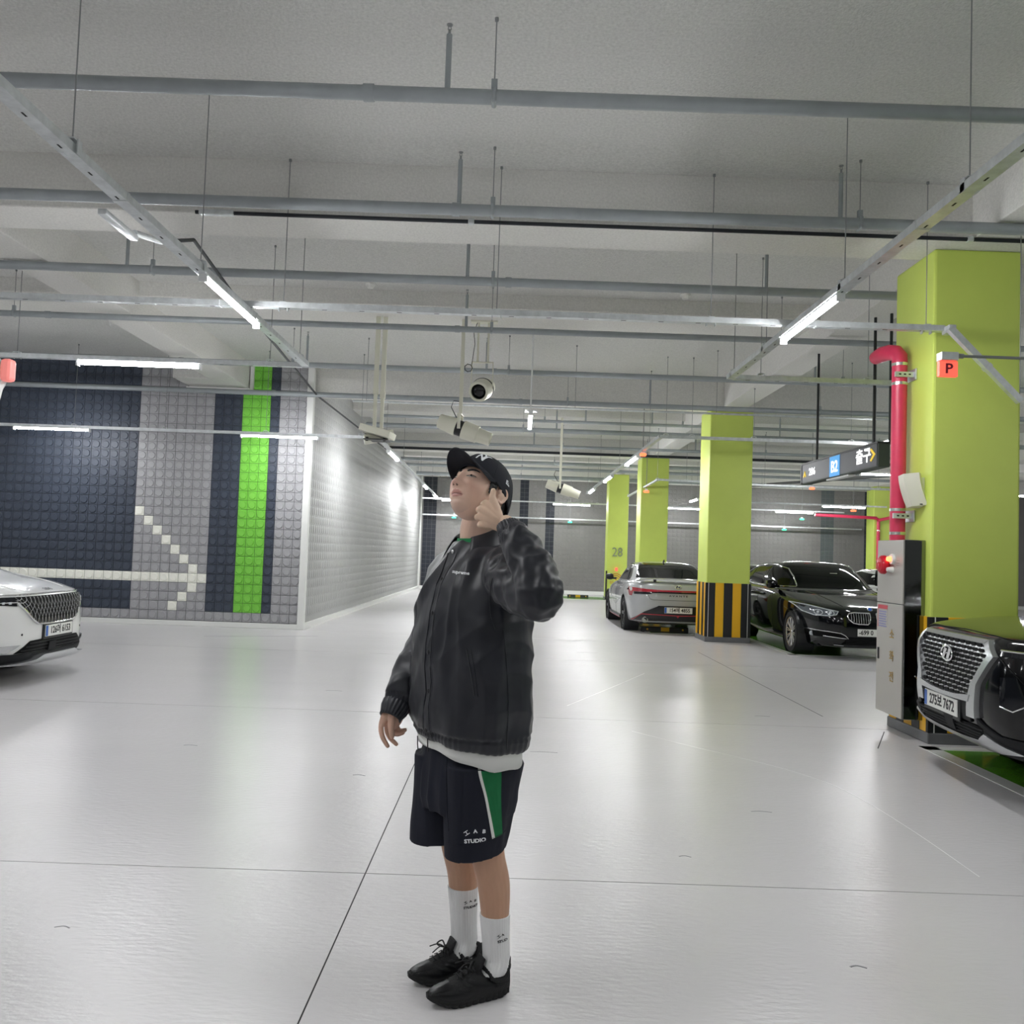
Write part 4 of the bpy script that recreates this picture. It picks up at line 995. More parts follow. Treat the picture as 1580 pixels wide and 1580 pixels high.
proj_patch(cb, 'lower_grille', [(-.56, .455), (.56, .455), (.47, .36), (-.47, .36)], 'f', 'matte_black', t, off=.008)
for k in range(4):
    z = .44 - .021 * k; proj_tube(cb, 'lower_slat', [(-.54 + .02 * k, z), (.54 - .02 * k, z)], 'f', .0045, 'cladding', t, off=.016)
proj_patch(cb, 'radar_cover', [(-.02, .465), (.13, .465), (.12, .375), (0, .375)], 'f', 'cladding', t, off=.024)
proj_patch(cb, 'skid_plate', [(-.82, .345), (-.57, .425), (-.46, .372), (-.2, .357), (.2, .357), (.46, .372), (.57, .425), (.82, .345), (.62, .318), (.3, .292), (-.3, .292), (-.62, .318)], 'f', 'satin', t, off=.016, th=.03)
hx = cb.hit('f', 0, .525)[0].x + .022
plate(t, hx, -0.06, .525, '275보 7672', 1)
h_emblem('emblem', t, (cb.hit('f', 0, .865)[0].x + .03, 0, .865), .085, .048, 1)
glass_patch(cb, 'windscreen', 45, 60, .93, .9, 'glass_dark', t)
proj_tube(cb, 'bonnet_edge', [(-.84, 1.003), (-.5, 1.022), (0, 1.03), (.5, 1.022), (.84, 1.003)], 'f', .004, 'matte_black', t, off=.001)

# ---------------------------------------------------------------- white minivan, left edge
VAN = [(2.2, .19, -2.4, .25, .86, .21), (2.45, .195, -2.52, .3, .94, .22), (2.545, .26, -2.56, .45, .985, .34), (2.575, .46, -2.575, .65, .9975, .55), (2.565, .70, -2.56, .85, .99, .75), (2.52, .855, -2.54, 1.0, .98, .88),
       (2.44, .905, -2.52, 1.08, .955, .94), (2.22, .965, -2.5, 1.1, .93, 1.0), (1.7, 1.07, -2.48, 1.12, .89, 1.07), (1.25, 1.30, -2.4, 1.3, .85, 1.28), (.7, 1.56, -2.3, 1.58, .79, 1.55), (.35, 1.68, -2.15, 1.69, .72, 1.66), (0, 1.73, -1.9, 1.73, .5, 1.71), (-.3, 1.745, -1.5, 1.745, .25, 1.74)]
t, cb = make_car('minivan', 'pearl white minivan with a dark woven grille entering the picture at the left edge', (-7.12, 8.87, 0), 0, VAN, 3.0, .995, .35, 'paint_pearl', nf=5.0, wx=(1.60, -1.45), rim='five')
G = [(-.64, .855), (.64, .855), (.60, .80), (.42, .64), (.34, .598), (0, .585), (-.34, .598), (-.42, .64), (-.60, .80)]
proj_patch(cb, 'grille_back', G, 'f', 'matte_black', t, off=.004)
mb = MB()
def clipz(y): 
    a = abs(y); return (.592 if a < .34 else .60 + (a - .34) * .5 if a < .42 else .64 + (a - .42) * .9, .85)
for k in range(21):
    y0 = -.60 + 1.2 * k / 20
    for s in (-1, 1):
        P = []
        for i in range(9):
            f = i / 8; y = y0 + s * .055 * sin(pi * (f - .5)); lo, hi = clipz(y)
            if abs(y) > .62: continue
            z = lo + (hi - lo) * f; p, d = cb.hit('f', y, z); P.append(p + Vector((.016 + .006 * s, 0, 0)))
        if len(P) > 2: mb.tube(P, .0030, 5)
o = obj('grille_weave', mb, 'satin', t, smooth=True, world=False); o['kind'] = 'stuff'
proj_tube(cb, 'grille_rim', [(-.60, .80), (-.42, .635), (-.34, .593), (-.15, .583), (.15, .583), (.34, .593), (.42, .635), (.60, .80)], 'f', .010, 'chrome', t, off=.014)
proj_tube(cb, 'bonnet_lip', [(-.94, .868), (-.5, .873), (0, .875), (.5, .873), (.94, .868)], 'f', .008, 'chrome', t, off=.006)
for s in (1, -1):
    P = [(.62, .855), (.965, .85), (.965, .80), (.60, .77)]
    lm = proj_patch(cb, 'headlamp', P if s > 0 else mir(P), 'f', 'lamp_dark', t, off=.006)
    proj_tube(cb, 'running_light', [(s * .96, .835), (s * .74, .835), (s * .77, .80), (s * .60, .805), (s * .52, .72)], 'f', .0065, 'chrome', lm, off=.014)
    mb = MB()
    for yy in (.66, .71):
        p, d = cb.hit('f', s * yy, .80); mb.box((p.x + .012, s * yy, .80), (.014, .035, .022), bev=.003)
    obj('lamp_units', mb, 'lamp_clear', lm, world=False)
    P = [(.42, .45), (.46, .46), (.50, .44), (.66, .31), (.62, .30)]
    P = [(.86, .40), (.98, .41), (.98, .34), (.84, .345)]
    proj_patch(cb, 'fog_recess', P if s > 0 else mir(P), 'f', 'matte_black', t, off=.006)
    P = [(.58, .405), (.84, .40), (.80, .345), (.70, .335)]
    proj_patch(cb, 'bumper_fin', P if s > 0 else mir(P), 'f', 'satin', t, off=.010, th=.03)
    for yy in (.55, .84):
        p, d = cb.hit('f', s * yy, .50); obj('parking_sensor', MB().cyl((p.x - .004, s * yy, .50), (p.x + .003, s * yy, .50), .011, 12), 'cladding', t, world=False)
proj_patch(cb, 'lower_grille', [(-.62, .325), (-.44, .432), (-.2, .437), (.2, .437), (.44, .432), (.62, .325)], 'f', 'matte_black', t, off=.006)
for k in range(3):
    z = .41 - .032 * k; w = .46 + .05 * k; proj_tube(cb, 'lower_slat', [(-w, z), (w, z)], 'f', .006, 'cladding', t, off=.014)
proj_patch(cb, 'radar_cover', [(-.14, .40), (-.01, .40), (-.01, .315), (-.14, .315)], 'f', 'cladding', t, off=.024)
proj_patch(cb, 'lower_bumper', [(-.97, .33), (-.62, .32), (.62, .32), (.97, .33), (.95, .24), (.6, .215), (-.6, .215), (-.95, .24)], 'f', 'cladding', t, off=.012)
proj_patch(cb, 'skid_plate', [(-.80, .222), (-.40, .255), (-.30, .292), (.30, .292), (.40, .255), (.80, .222), (.42, .200), (-.42, .200)], 'f', 'satin', t, off=.05, th=.07)
hx = cb.hit('f', 0, .51)[0].x + .018
plate(t, hx, 0.04, .508, '126머 6153', 1)
p, d = cb.hit('f', 0, .893)
text_obj('bonnet_badge', 'KIA', 'satin', .055, Matrix.Translation((p.x - .02, 0.04, .908)) @ frame((0, 0, 0), (0, 1, 0), (-.9, 0, .42)), None, sx=1.6, ext=.003, bold=.001).parent = t
glass_patch(cb, 'windscreen', 40, 54, .93, .9, 'glass_dark', t)
for s in (-1, 1): proj_tube(cb, 'bonnet_crease', [(1.75, s * .62), (2.15, s * .52), (2.40, s * .44)], 't', .006, 'paint_pearl', t, off=.0)

# ---------------------------------------------------------------- black hatchback
GT = [(2.2, .17, -2.2, .25, .80, .18), (2.40, .20, -2.4, .32, .89, .21), (2.475, .36, -2.48, .48, .935, .40), (2.49, .54, -2.5, .66, .95, .60), (2.455, .69, -2.48, .82, .948, .78), (2.38, .765, -2.45, .95, .935, .87),
      (2.10, .835, -2.42, 1.02, .91, .94), (1.60, .93, -2.40, 1.06, .88, .99), (1.05, 1.00, -2.36, 1.08, .86, 1.01), (.66, 1.20, -2.10, 1.22, .79, 1.19), (.26, 1.37, -1.55, 1.37, .69, 1.355), (-.02, 1.435, -1.05, 1.44, .55, 1.425), (-.32, 1.462, -.65, 1.462, .25, 1.457)]
t, cb = make_car('hatchback', 'glossy black fastback car with twin oval grilles parked facing the camera beside the striped pillar', (5.45, 15.55, 0), -pi / 2, GT, 3.07, .94, .335, 'paint_navy', nf=3.6, nr=4.0, wx=(1.52, -1.52), rim='multi')
glass_patch(cb, 'windscreen', 40.6, 54.5, .90, .86, 'glass_dark', t)
glass_patch(cb, 'rear_window', 41, 53, .86, .82, 'glass_dark', t, front=False)
for s in (-1, 1):
    ax = 'l' if s > 0 else 'R'
    proj_patch(cb, 'side_window', [(.55, 1.045), (.72, 1.05), (.52, 1.17), (.22, 1.30), (-.08, 1.355), (-.22, 1.365), (-.24, 1.04)], ax, 'glass_dark', t, off=.002, th=.006, step=.06)
    proj_patch(cb, 'side_window', [(-.29, 1.04), (-.27, 1.365), (-.60, 1.365), (-1.02, 1.33), (-1.14, 1.06)], ax, 'glass_dark', t, off=.002, th=.006, step=.06)
    proj_patch(cb, 'side_window', [(-1.19, 1.065), (-1.08, 1.32), (-1.40, 1.25), (-1.70, 1.13), (-1.62, 1.085)], ax, 'glass_dark', t, off=.002, th=.006, step=.06)
    proj_tube(cb, 'window_trim', [(.82, 1.03), (.55, 1.19), (.24, 1.325), (-.10, 1.385), (-.62, 1.392), (-1.1, 1.352), (-1.46, 1.26), (-1.80, 1.125), (-1.66, 1.065), (-1.15, 1.035), (-.25, 1.02), (.6, 1.025), (.82, 1.03)], ax, .011, 'chrome', t, off=.004)
    mm = obj('side_mirror', MB().lathe([(0, -.10), (.055, -.09), (.075, -.03), (.075, .04), (.06, .08), (0, .09)], 16, (.62, s * .97, 1.06), Matrix.Rotation(pi / 2, 3, 'X')).b2((.58, s * .84, 1.00), (.66, s * .92, 1.04)), 'paint_navy', t, smooth=35, world=False)
    for x in (-.02, -.95): obj('door_handle', MB().box((x, s * (abs(cb.hit(ax, x, .88)[0].y) + .012), .885), (.20, .02, .028), bev=.008), 'paint_navy', t, world=False)
    proj_tube(cb, 'door_seam', [(.52, .99), (.60, .60), (.60, .26)], ax, .003, 'matte_black', t, off=-.001)
    proj_tube(cb, 'door_seam', [(-.26, 1.0), (-.30, .60), (-.32, .26)], ax, .003, 'matte_black', t, off=-.001)
    proj_tube(cb, 'body_crease', [(1.9, .80), (1.2, .865), (.3, .90), (-.9, .93), (-1.9, .95)], ax, .006, 'paint_navy', t, off=.0)
    # headlamp with two round lenses
    P = [(.905, .808), (.80, .79), (.62, .745), (.49, .722), (.515, .675), (.60, .652), (.76, .648), (.85, .69)]
    lm = proj_patch(cb, 'headlamp', P if s > 0 else mir(P), 'f', 'lamp_mid', t, off=.006)
    Q = [(s * a, b) for a, b in P]
    proj_tube(cb, 'lamp_rim', Q, 'f', .007, 'lamp_clear', lm, off=.012, closed=True)
    for yy in (.585, .715):
        ring = [(s * yy + .040 * cos(a * pi / 8), .695 + .037 * sin(a * pi / 8)) for a in range(16)]
        proj_tube(cb, 'lamp_ring', ring, 'f', .006, 'lamp_clear', lm, off=.016, closed=True, step=.02)
    for yy in (.585, .715):
        p, d = cb.hit('f', s * yy, .695); obj('lamp_lens', MB().lathe([(0, .014), (.015, .012), (.024, .004), (.026, -.004)], 18, (p.x + .008, s * yy, .695), Matrix.Rotation(pi / 2, 3, 'Y')), 'lamp_clear', lm, smooth='all', world=False)
    # oval grille
    K = [(.05, .715), (.28, .718), (.345, .705), (.375, .665), (.36, .615), (.30, .565), (.22, .550), (.09, .548), (.06, .575), (.045, .65)]
    gr = proj_patch(cb, 'grille_back', K if s > 0 else mir(K), 'f', 'matte_black', t, off=.004)
    proj_tube(cb, 'grille_rim', [(s * a, b) for a, b in K], 'f', .010, 'chrome', gr, off=.014, closed=True, step=.03)
    for k in range(8):
        yy = .078 + .035 * k; lo = .556 if yy < .25 else .556 + (yy - .25) * .62
        proj_tube(cb, 'grille_bar', [(s * yy, lo), (s * yy, .708)], 'f', .0045, 'satin', gr, off=.018)
    # fog lamp and chrome bumper blade
    P = [(.86, .415), (.50, .395), (.37, .335), (.55, .33), (.82, .33)]
    proj_patch(cb, 'bumper_recess', P if s > 0 else mir(P), 'f', 'matte_black', t, off=.003)
    proj_tube(cb, 'bumper_blade', [(s * .86, .43), (s * .62, .418), (s * .46, .402), (s * .40, .37), (s * .355, .325), (s * .45, .33), (s * .66, .345)], 'f', .008, 'chrome', t, off=.010)
    p, d = cb.hit('f', s * .765, .365); obj('fog_lamp', MB().lathe([(0, .012), (.022, .012), (.03, .018), (.036, .010), (.038, -.01)], 20, (p.x + .004, s * .765, .365), Matrix.Rotation(pi / 2, 3, 'Y')), 'lamp_clear', t, smooth=35, world=False)
    proj_tube(cb, 'bumper_seam', [(s * .93, .72), (s * .90, .62), (s * .88, .50), (s * .84, .44)], 'f', .0025, 'satin', t, off=.0)
    proj_patch(cb, 'lower_chrome_bit', [(s * .53, .228), (s * .40, .222), (s * .40, .205), (s * .52, .21)], 'f', 'satin', t, off=.006)  # small chrome piece low on the bumper
    proj_tube(cb, 'bonnet_crease', [(1.1, s * .55), (1.8, s * .46), (2.25, s * .38)], 't', .006, 'paint_navy', t, off=.0)
proj_patch(cb, 'lower_grille', [(-.36, .345), (.36, .345), (.44, .235), (-.44, .235)], 'f', 'matte_black', t, off=.004)
for k in range(4): proj_tube(cb, 'lower_slat', [(-.38, .33 - .024 * k), (.38, .33 - .024 * k)], 'f', .004, 'cladding', t, off=.012)
hx = cb.hit('f', 0, .43)[0].x + .014
plate(t, hx, 0.02, .425, '-699 0', 1, blue=False, carrier=False, H=.108, align='LEFT')
p, d = cb.hit('f', 0, .757)
e = obj('emblem', MB().lathe([(0, .006), (.034, .006), (.042, .003), (.042, -.006)], 24, (p.x - .005, -.02, .768), Matrix.Rotation(R(55), 3, 'Y')), 'chrome', t, smooth=35, world=False)
obj('emblem_quarters', MB().lathe([(0, .0075), (.026, .0075), (.026, .004)], 24, (p.x - .005, -.02, .768), Matrix.Rotation(R(55), 3, 'Y')), 'plate_blue', e, world=False)
obj('dash_light', MB().lathe([(0, .008), (.018, .006), (.022, 0)], 14, cb.hit('t', .30, -.32)[0] + Vector((.03, 0, -.03)), Matrix.Rotation(R(40), 3, 'Y')), 'orange_lamp', t, world=False)
p, d = cb.hit('f', .12, 1.27)
obj('windscreen_strips', MB().box(p + Vector((.012, 0, 0)), (.004, .12, .012), Matrix.Rotation(R(-50), 3, 'Y')).box(p + Vector((.03, .01, -.03)), (.004, .10, .012), Matrix.Rotation(R(-50), 3, 'Y')), 'cream', t, world=False)  # two thin cream strips on the windscreen

# ---------------------------------------------------------------- light grey sport sedan seen from the rear
SD = [(2.1, .16, -2.05, .20, .78, .17), (2.28, .22, -2.23, .24, .87, .20), (2.33, .42, -2.315, .42, .905, .40), (2.30, .60, -2.33, .62, .912, .60), (2.20, .69, -2.315, .76, .905, .73), (2.05, .75, -2.285, .86, .89, .81),
      (1.7, .82, -2.25, .935, .868, .87), (1.3, .88, -2.16, .975, .845, .915), (.95, .93, -1.88, .995, .82, .94), (.6, 1.10, -1.50, 1.12, .735, 1.11), (.28, 1.25, -1.05, 1.27, .64, 1.25), (0, 1.325, -.62, 1.335, .51, 1.315), (-.18, 1.352, -.38, 1.352, .22, 1.345)]
t, cb = make_car('sedan', 'light grey sedan seen from behind with boot spoiler, red lamps and red bumper line', (3.18, 18.68, 0), pi / 2, SD, 2.72, .905, .325, 'paint_grey', nf=3.6, nr=5.0, wx=(1.42, -1.30), rim='five', rimm='alloy_dark')
glass_patch(cb, 'windscreen', 40.6, 54.0, .90, .86, 'glass_dark', t)
glass_patch(cb, 'rear_window', 42.0, 53.5, .88, .86, 'glass_dark', t, front=False)
for s in (-1, 1):
    ax = 'l' if s > 0 else 'R'
    proj_patch(cb, 'side_window', [(.72, .97), (.50, 1.10), (.20, 1.22), (-.12, 1.265), (-.16, .965)], ax, 'glass_dark', t, off=.002, th=.006, step=.06)
    proj_patch(cb, 'side_window', [(-.20, .965), (-.17, 1.268), (-.55, 1.272), (-.95, 1.21), (-1.30, 1.06), (-1.36, .99), (-.9, .97)], ax, 'glass_dark', t, off=.002, th=.006, step=.06)
    proj_tube(cb, 'roof_edge', [(.76, .97), (.50, 1.12), (.18, 1.245), (-.15, 1.29), (-.6, 1.292), (-1.0, 1.235)], ax, .009, 'matte_black', t, off=.003)
    m_ = obj('side_mirror', MB().lathe([(0, -.09), (.05, -.08), (.068, -.02), (.068, .04), (.05, .08), (0, .085)], 16, (.68, s * .95, .985), Matrix.Rotation(pi / 2, 3, 'X')).b2((.64, s * .80, .93), (.72, s * .90, .97)), 'black', t, smooth=35, world=False)
    for x in (.0, -.85): obj('door_handle', MB().box((x, s * (abs(cb.hit(ax, x, .82)[0].y) + .012), .825), (.19, .02, .026), bev=.008), 'paint_grey', t, world=False)
    proj_tube(cb, 'door_seam', [(.62, .92), (.70, .55), (.68, .24)], ax, .003, 'matte_black', t, off=-.001)
    proj_tube(cb, 'door_seam', [(-.22, .94), (-.26, .55), (-.24, .24)], ax, .003, 'matte_black', t, off=-.001)
    proj_tube(cb, 'door_crease', [(1.1, .70), (-.2, .45), (-.9, .60)], ax, .006, 'paint_grey', t, off=.0)
    proj_patch(cb, 'side_skirt', [(1.0, .20), (-.85, .20), (-.85, .255), (1.0, .255)], ax, 'black', t, off=.014, th=.03)
    proj_tube(cb, 'red_skirt_line', [(1.0, .205), (-.85, .205)], ax, .007, 'red_trim', t, off=.026)
    L1 = [(.885, .865), (.83, .862), (.62, .845), (.40, .835), (.40, .795), (.62, .79), (.80, .785), (.82, .70), (.85, .70)]
    lm = proj_patch(cb, 'tail_lamp', L1 if s > 0 else mir(L1), 'r', 'lamp_red', t, off=.008, th=.02)
    proj_patch(cb, 'lamp_lower', [(s * .79, .782), (s * .50, .786), (s * .50, .755), (s * .79, .735)], 'r', 'lamp_dark', lm, off=.006)
    proj_patch(cb, 'bumper_corner', [(s * a, b) for a, b in ([(.37, .535), (.62, .42), (.80, .27), (.86, .22), (.6, .21), (.37, .21)] )], 'r', 'black', t, off=.008, th=.02)
    proj_tube(cb, 'boot_seam', [(s * .60, .79), (s * .52, .66), (s * .46, .645), (0, .645)], 'r', .003, 'matte_black', t, off=.0)
    proj_tube(cb, 'red_bumper_line', [(s * .80, .24), (s * .70, .345), (s * .66, .375), (s * .4, .372), (0, .36)], 'r', .008, 'red_trim', t, off=.02)
    p, d = cb.hit('r', s * .60, .27)
    ex = obj('exhaust', MB().lathe([(.042, 0), (.056, 0), (.058, .06), (.058, .12), (.042, .12), (.040, .03), (0, .03)], 24, (p.x - .05, s * .60, .268), Matrix.Rotation(pi / 2, 3, 'Y')), 'alloy', t, smooth=35, world=False)
    obj('spoiler_post', MB().box((-2.12, s * .42, 1.005), (.10, .05, .06), bev=.01), 'black', t, world=False)
    proj_patch(cb, 'reflector', [(s * .76, .455), (s * .70, .45), (s * .72, .40)], 'r', 'paint_grey', t, off=.002)
proj_patch(cb, 'lamp_bar', [(-.40, .832), (.40, .832), (.40, .800), (-.40, .800)], 'r', 'lamp_red', t, off=.008, th=.02)
proj_patch(cb, 'lamp_bar_lower', [(-.50, .798), (.50, .798), (.50, .775), (-.50, .775)], 'r', 'lamp_dark', t, off=.006, th=.02)
proj_patch(cb, 'diffuser', [(-.38, .54), (.38, .54), (.38, .205), (-.38, .205)], 'r', 'black', t, off=.008, th=.02)
rows = []
for k in range(21):
    y = -.74 + 1.48 * k / 20; b = .10 * (abs(y) / .74) ** 2; dz = -.045 * (abs(y) / .74) ** 6
    rows.append([(-2.27 + b, y, 1.040 + dz), (-2.17 + b, y, 1.052 + dz), (-2.08 + b, y, 1.035 + dz), (-2.08 + b, y, 1.022 + dz), (-2.17 + b, y, 1.028 + dz), (-2.27 + b, y, 1.022 + dz)])
obj('spoiler', MB().grid(rows, closed=True, capends=True), 'paint_grey', t, smooth=35, world=False)
h_emblem('emblem', t, (cb.hit('r', 0, .895)[0].x - .012, 0, .895), .06, .030, -1)
x = cb.hit('r', 0, .725)[0].x - .004
text_obj('boot_lettering', 'A V A N T E', 'matte_black', .045, frame((x, 0, .725), (0, -1, 0), (0, 0, 1)), None, sx=1.5, ext=.003).parent = t
plate(t, cb.hit('r', 0, .46)[0].x - .02, 0, .462, '154에 4855', -1, carrier=False)
obj('antenna_fin', MB().prism([(-.09, 0), (.06, 0), (-.07, .055)], lambda a, b, d: (-.62 + a, d, 1.338 + b), -.012, .012), 'black', t, world=False)
obj('tow_arrow', MB().prism([(-.025, .352), (.025, .352), (0, .32)], lambda a, b, d: (cb.hit('r', 0, .34)[0].x - d, a, b), .014, .024), 'red_trim', t, world=False)

# ---------------------------------------------------------------- two cars only glimpsed behind others
PL = SD
for nm, lab, loc, rz in (('parked_car', 'white car just glimpsed between the striped pillar and the black fastback', (6.15, 21.9, 0), -pi / 2), ('parked_car', 'white car glimpsed behind the steel cabinet, right of the black fastback', (9.25, 20.9, 0), -pi / 2)):
    t, cb = make_car(nm, lab, loc, rz, PL, 2.72, .905, .325, 'paint_pearl', nf=3.6, nr=5.0, wx=(1.42, -1.30), rim='five')
    glass_patch(cb, 'windscreen', 40.6, 54.0, .90, .86, 'glass_dark', t)
    for s in (-1, 1):
        proj_patch(cb, 'side_window', [(.72, .97), (.50, 1.10), (.20, 1.22), (-.55, 1.27), (-.95, 1.21), (-1.30, 1.06), (-1.36, .99), (-.9, .97)], 'l' if s > 0 else 'R', 'glass_dark', t, off=.002, th=.006, step=.08)

# ================================================================== THE MAN
M['skin'] = mat('skin', 'c99c82', 0.5, noise_amt=0.05, noise_scale=18, bump=0.05, bump_scale=220)
M['eyelid_skin'] = mat('eyelid skin', 'd6ab94', 0.5)
M['nylon'] = mat('black nylon jacket', '0e121d', 0.45, noise_amt=0.12, noise_scale=9, bump=0.05, bump_scale=500, spec=0.5, sheen=0.15)
M['jersey'] = mat('navy jersey shorts', '0b1020', 0.85, noise_amt=0.1, noise_scale=14, bump=0.1, bump_scale=600)
M['jersey_green'] = mat('green jersey panel', '0d6b3c', 0.85, noise_amt=0.08, noise_scale=20)
M['cotton_white'] = mat('white cotton', 'dfe0dc', 0.85, bump=0.1, bump_scale=400)
M['tee_green'] = mat('green tee collar', '12804a', 0.85)
M['cap'] = mat('black cotton cap', '11151f', 0.8, bump=0.12, bump_scale=500)
M['hair'] = mat('black hair', '0e0d0e', 0.45, bump=0.5, bump_scale=160, stretch=(1, 1, .25))
M['sock'] = mat('white ribbed sock', 'e4e4e4', 0.9, bump=0.1, bump_scale=400)
M['shoe_mesh'] = mat('black shoe mesh', '08090b', 0.7, bump=0.35, bump_scale=380)
M['shoe_leather'] = mat('glossy black shoe overlay', '0b0c0f', 0.34, spec=.4)
M['shoe_sole'] = mat('black rubber sole', '090a0b', 0.6, bump=0.1, bump_scale=90)
M['lace'] = mat('black lace', '101114', 0.6)
M['embroid'] = mat('white embroidery', 'eceff2', 0.7)
M['embroid_black'] = mat('black embroidery', '16171a', 0.7)
M['eye_white'] = mat('eye white', 'b3a69d', 0.3)
M['iris'] = mat('dark iris', '140c08', 0.12)

C2 = Vector((-0.112, 2.94, 0)); YAW = R(52)
DD = Vector((-sin(YAW), -cos(YAW), 0)); LL = Vector((cos(YAW), -sin(YAW), 0))
def W(u, v, z, base=C2): return base + DD * u + LL * v + Vector((0, 0, z))
man = thing('person', 'man in black jacket, cap and navy shorts gazing up with one fist at his ear', 'person', (C2.x, C2.y, 0))

def ellipsoid(mb, c, r, rot=None, n=20, m=14):
    rows = []
    for i in range(m + 1):
        ph = -pi / 2 + pi * i / m
        row = []
        for k in range(n):
            a = 2 * pi * k / n; p = Vector((r[0] * cos(ph) * cos(a), r[1] * cos(ph) * sin(a), r[2] * sin(ph)))
            if rot is not None: p = rot @ p
            row.append(p + Vector(c))
        rows.append(row)
    mb.grid(rows[1:-1], closed=True, capends=True)
def limb(mb, pts, rs, n=16, sub=6):
    """smooth capsule chain: pts with radius (or (ra, rb)) interpolated, rounded ends"""
    P = catmull([tuple(p) + (tuple(r) if hasattr(r, '__len__') else (r, r)) for p, r in zip(pts, rs)], sub)
    Q = [Vector(p[:3]) for p in P]; RR = [(p[3], p[4]) for p in P]
    d0 = (Q[0] - Q[1]).normalized(); d1 = (Q[-1] - Q[-2]).normalized()
    pre = [(Q[0] + d0 * RR[0][0] * s, (RR[0][0] * c, RR[0][1] * c)) for s, c in ((.97, .15), (.8, .6), (.45, .88))]
    post = [(Q[-1] + d1 * RR[-1][0] * s, (RR[-1][0] * c, RR[-1][1] * c)) for s, c in ((.45, .88), (.8, .6), (.97, .15))]
    pts2 = [a for a, b in pre] + Q + [a for a, b in post]; rr2 = [b for a, b in pre] + RR + [b for a, b in post]
    mb.tube(pts2, rr2, n)
def remeshed(mb, voxel, smooth=4, fac=0.5):
    me = bpy.data.meshes.new('tmp'); me.from_pydata(mb.v, [], mb.f); fix_normals_islands(me)
    o = bpy.data.objects.new('tmp', me); COL.objects.link(o)
    md = o.modifiers.new('r', 'REMESH'); md.mode = 'VOXEL'; md.voxel_size = voxel; md.adaptivity = 0
    if smooth:
        ms = o.modifiers.new('s', 'SMOOTH'); ms.factor = fac; ms.iterations = smooth
    dg = bpy.context.evaluated_depsgraph_get(); out = bpy.data.meshes.new_from_object(o.evaluated_get(dg))
    bpy.data.objects.remove(o); return out
def fix_normals_islands(me):
    bm = bmesh.new(); bm.from_mesh(me); bmesh.ops.recalc_face_normals(bm, faces=bm.faces[:]); bm.to_mesh(me); bm.free()
def mesh_arrays(me):
    n = len(me.vertices); co_ = np.empty(n * 3); me.vertices.foreach_get('co', co_); co_ = co_.reshape(-1, 3)
    no = np.empty(n * 3); me.vertices.foreach_get('normal', no); return co_, no.reshape(-1, 3)
def set_co(me, co_): me.vertices.foreach_set('co', co_.ravel()); me.update()
def link_mesh(name, me, m, parent, world=True):
    off = ROOT.get(parent.name, Vector()) if world else Vector()
    me.transform(Matrix.Translation(-off)); me.name = name
    me.materials.clear(); me.materials.append(M[m] if isinstance(m, str) else m); me.shade_smooth()
    o = bpy.data.objects.new(name, me); COL.objects.link(o); o.parent = parent; ROOT[o.name] = off; return o
def bvh_of(me): 
    return BVHTree.FromPolygons([v.co.copy() for v in me.vertices], [tuple(p.vertices) for p in me.polygons])
def drape_mesh(name, me, mtx, bvh, direction, m, parent, off=0.0015):
    """lay a flat mesh (text, patch) on a garment: each vertex is cast along direction"""
    d = Vector(direction).normalized(); me.transform(mtx)
    for v in me.vertices:
        o_ = v.co - d * 0.5; p, n, i, dd = bvh.ray_cast(o_, d)
        if p is None: p, n, i, dd = bvh.find_nearest(v.co)
        if n.dot(d) > 0: n = -n
        v.co = p + n * off
    me.materials.clear(); me.materials.append(M[m]); me.name = name
    offv = ROOT.get(parent.name, Vector()); me.transform(Matrix.Translation(-offv))
    o = bpy.data.objects.new(name, me); COL.objects.link(o); o.parent = parent; ROOT[o.name] = offv; return o
def text_mesh(body, size, sx=1.0, bold=0.0):
    cu = bpy.data.curves.new('t', 'FONT'); cu.body = body; cu.size = size; cu.align_x = 'CENTER'; cu.align_y = 'CENTER'; cu.resolution_u = 3; cu.offset = bold; cu.extrude = 0.0
    tmp = bpy.data.objects.new('tmp', cu); COL.objects.link(tmp); dg = bpy.context.evaluated_depsgraph_get()
    me = bpy.data.meshes.new_from_object(tmp.evaluated_get(dg)); bpy.data.objects.remove(tmp)
    me.transform(Matrix.Diagonal((sx, 1, 1, 1)))
    bm = bmesh.new(); bm.from_mesh(me); bmesh.ops.triangulate(bm, faces=bm.faces[:]); bmesh.ops.subdivide_edges(bm, edges=[e for e in bm.edges if e.calc_length() > size * .25], cuts=1); bm.to_mesh(me); bm.free()
    return me
def quad_strip(a, b, n=20):
    """a, b: lists of control points of both edges -> flat strip mesh"""
    A = catmull([tuple(p) for p in a], n); B = catmull([tuple(p) for p in b], n); m = 4
    rows = [[Vector(p) * (1 - k / m) + Vector(q) * (k / m) for k in range(m + 1)] for p, q in zip(A, B)]
    mb = MB().grid(rows); me = bpy.data.meshes.new('t'); me.from_pydata(mb.v, [], mb.f); return me

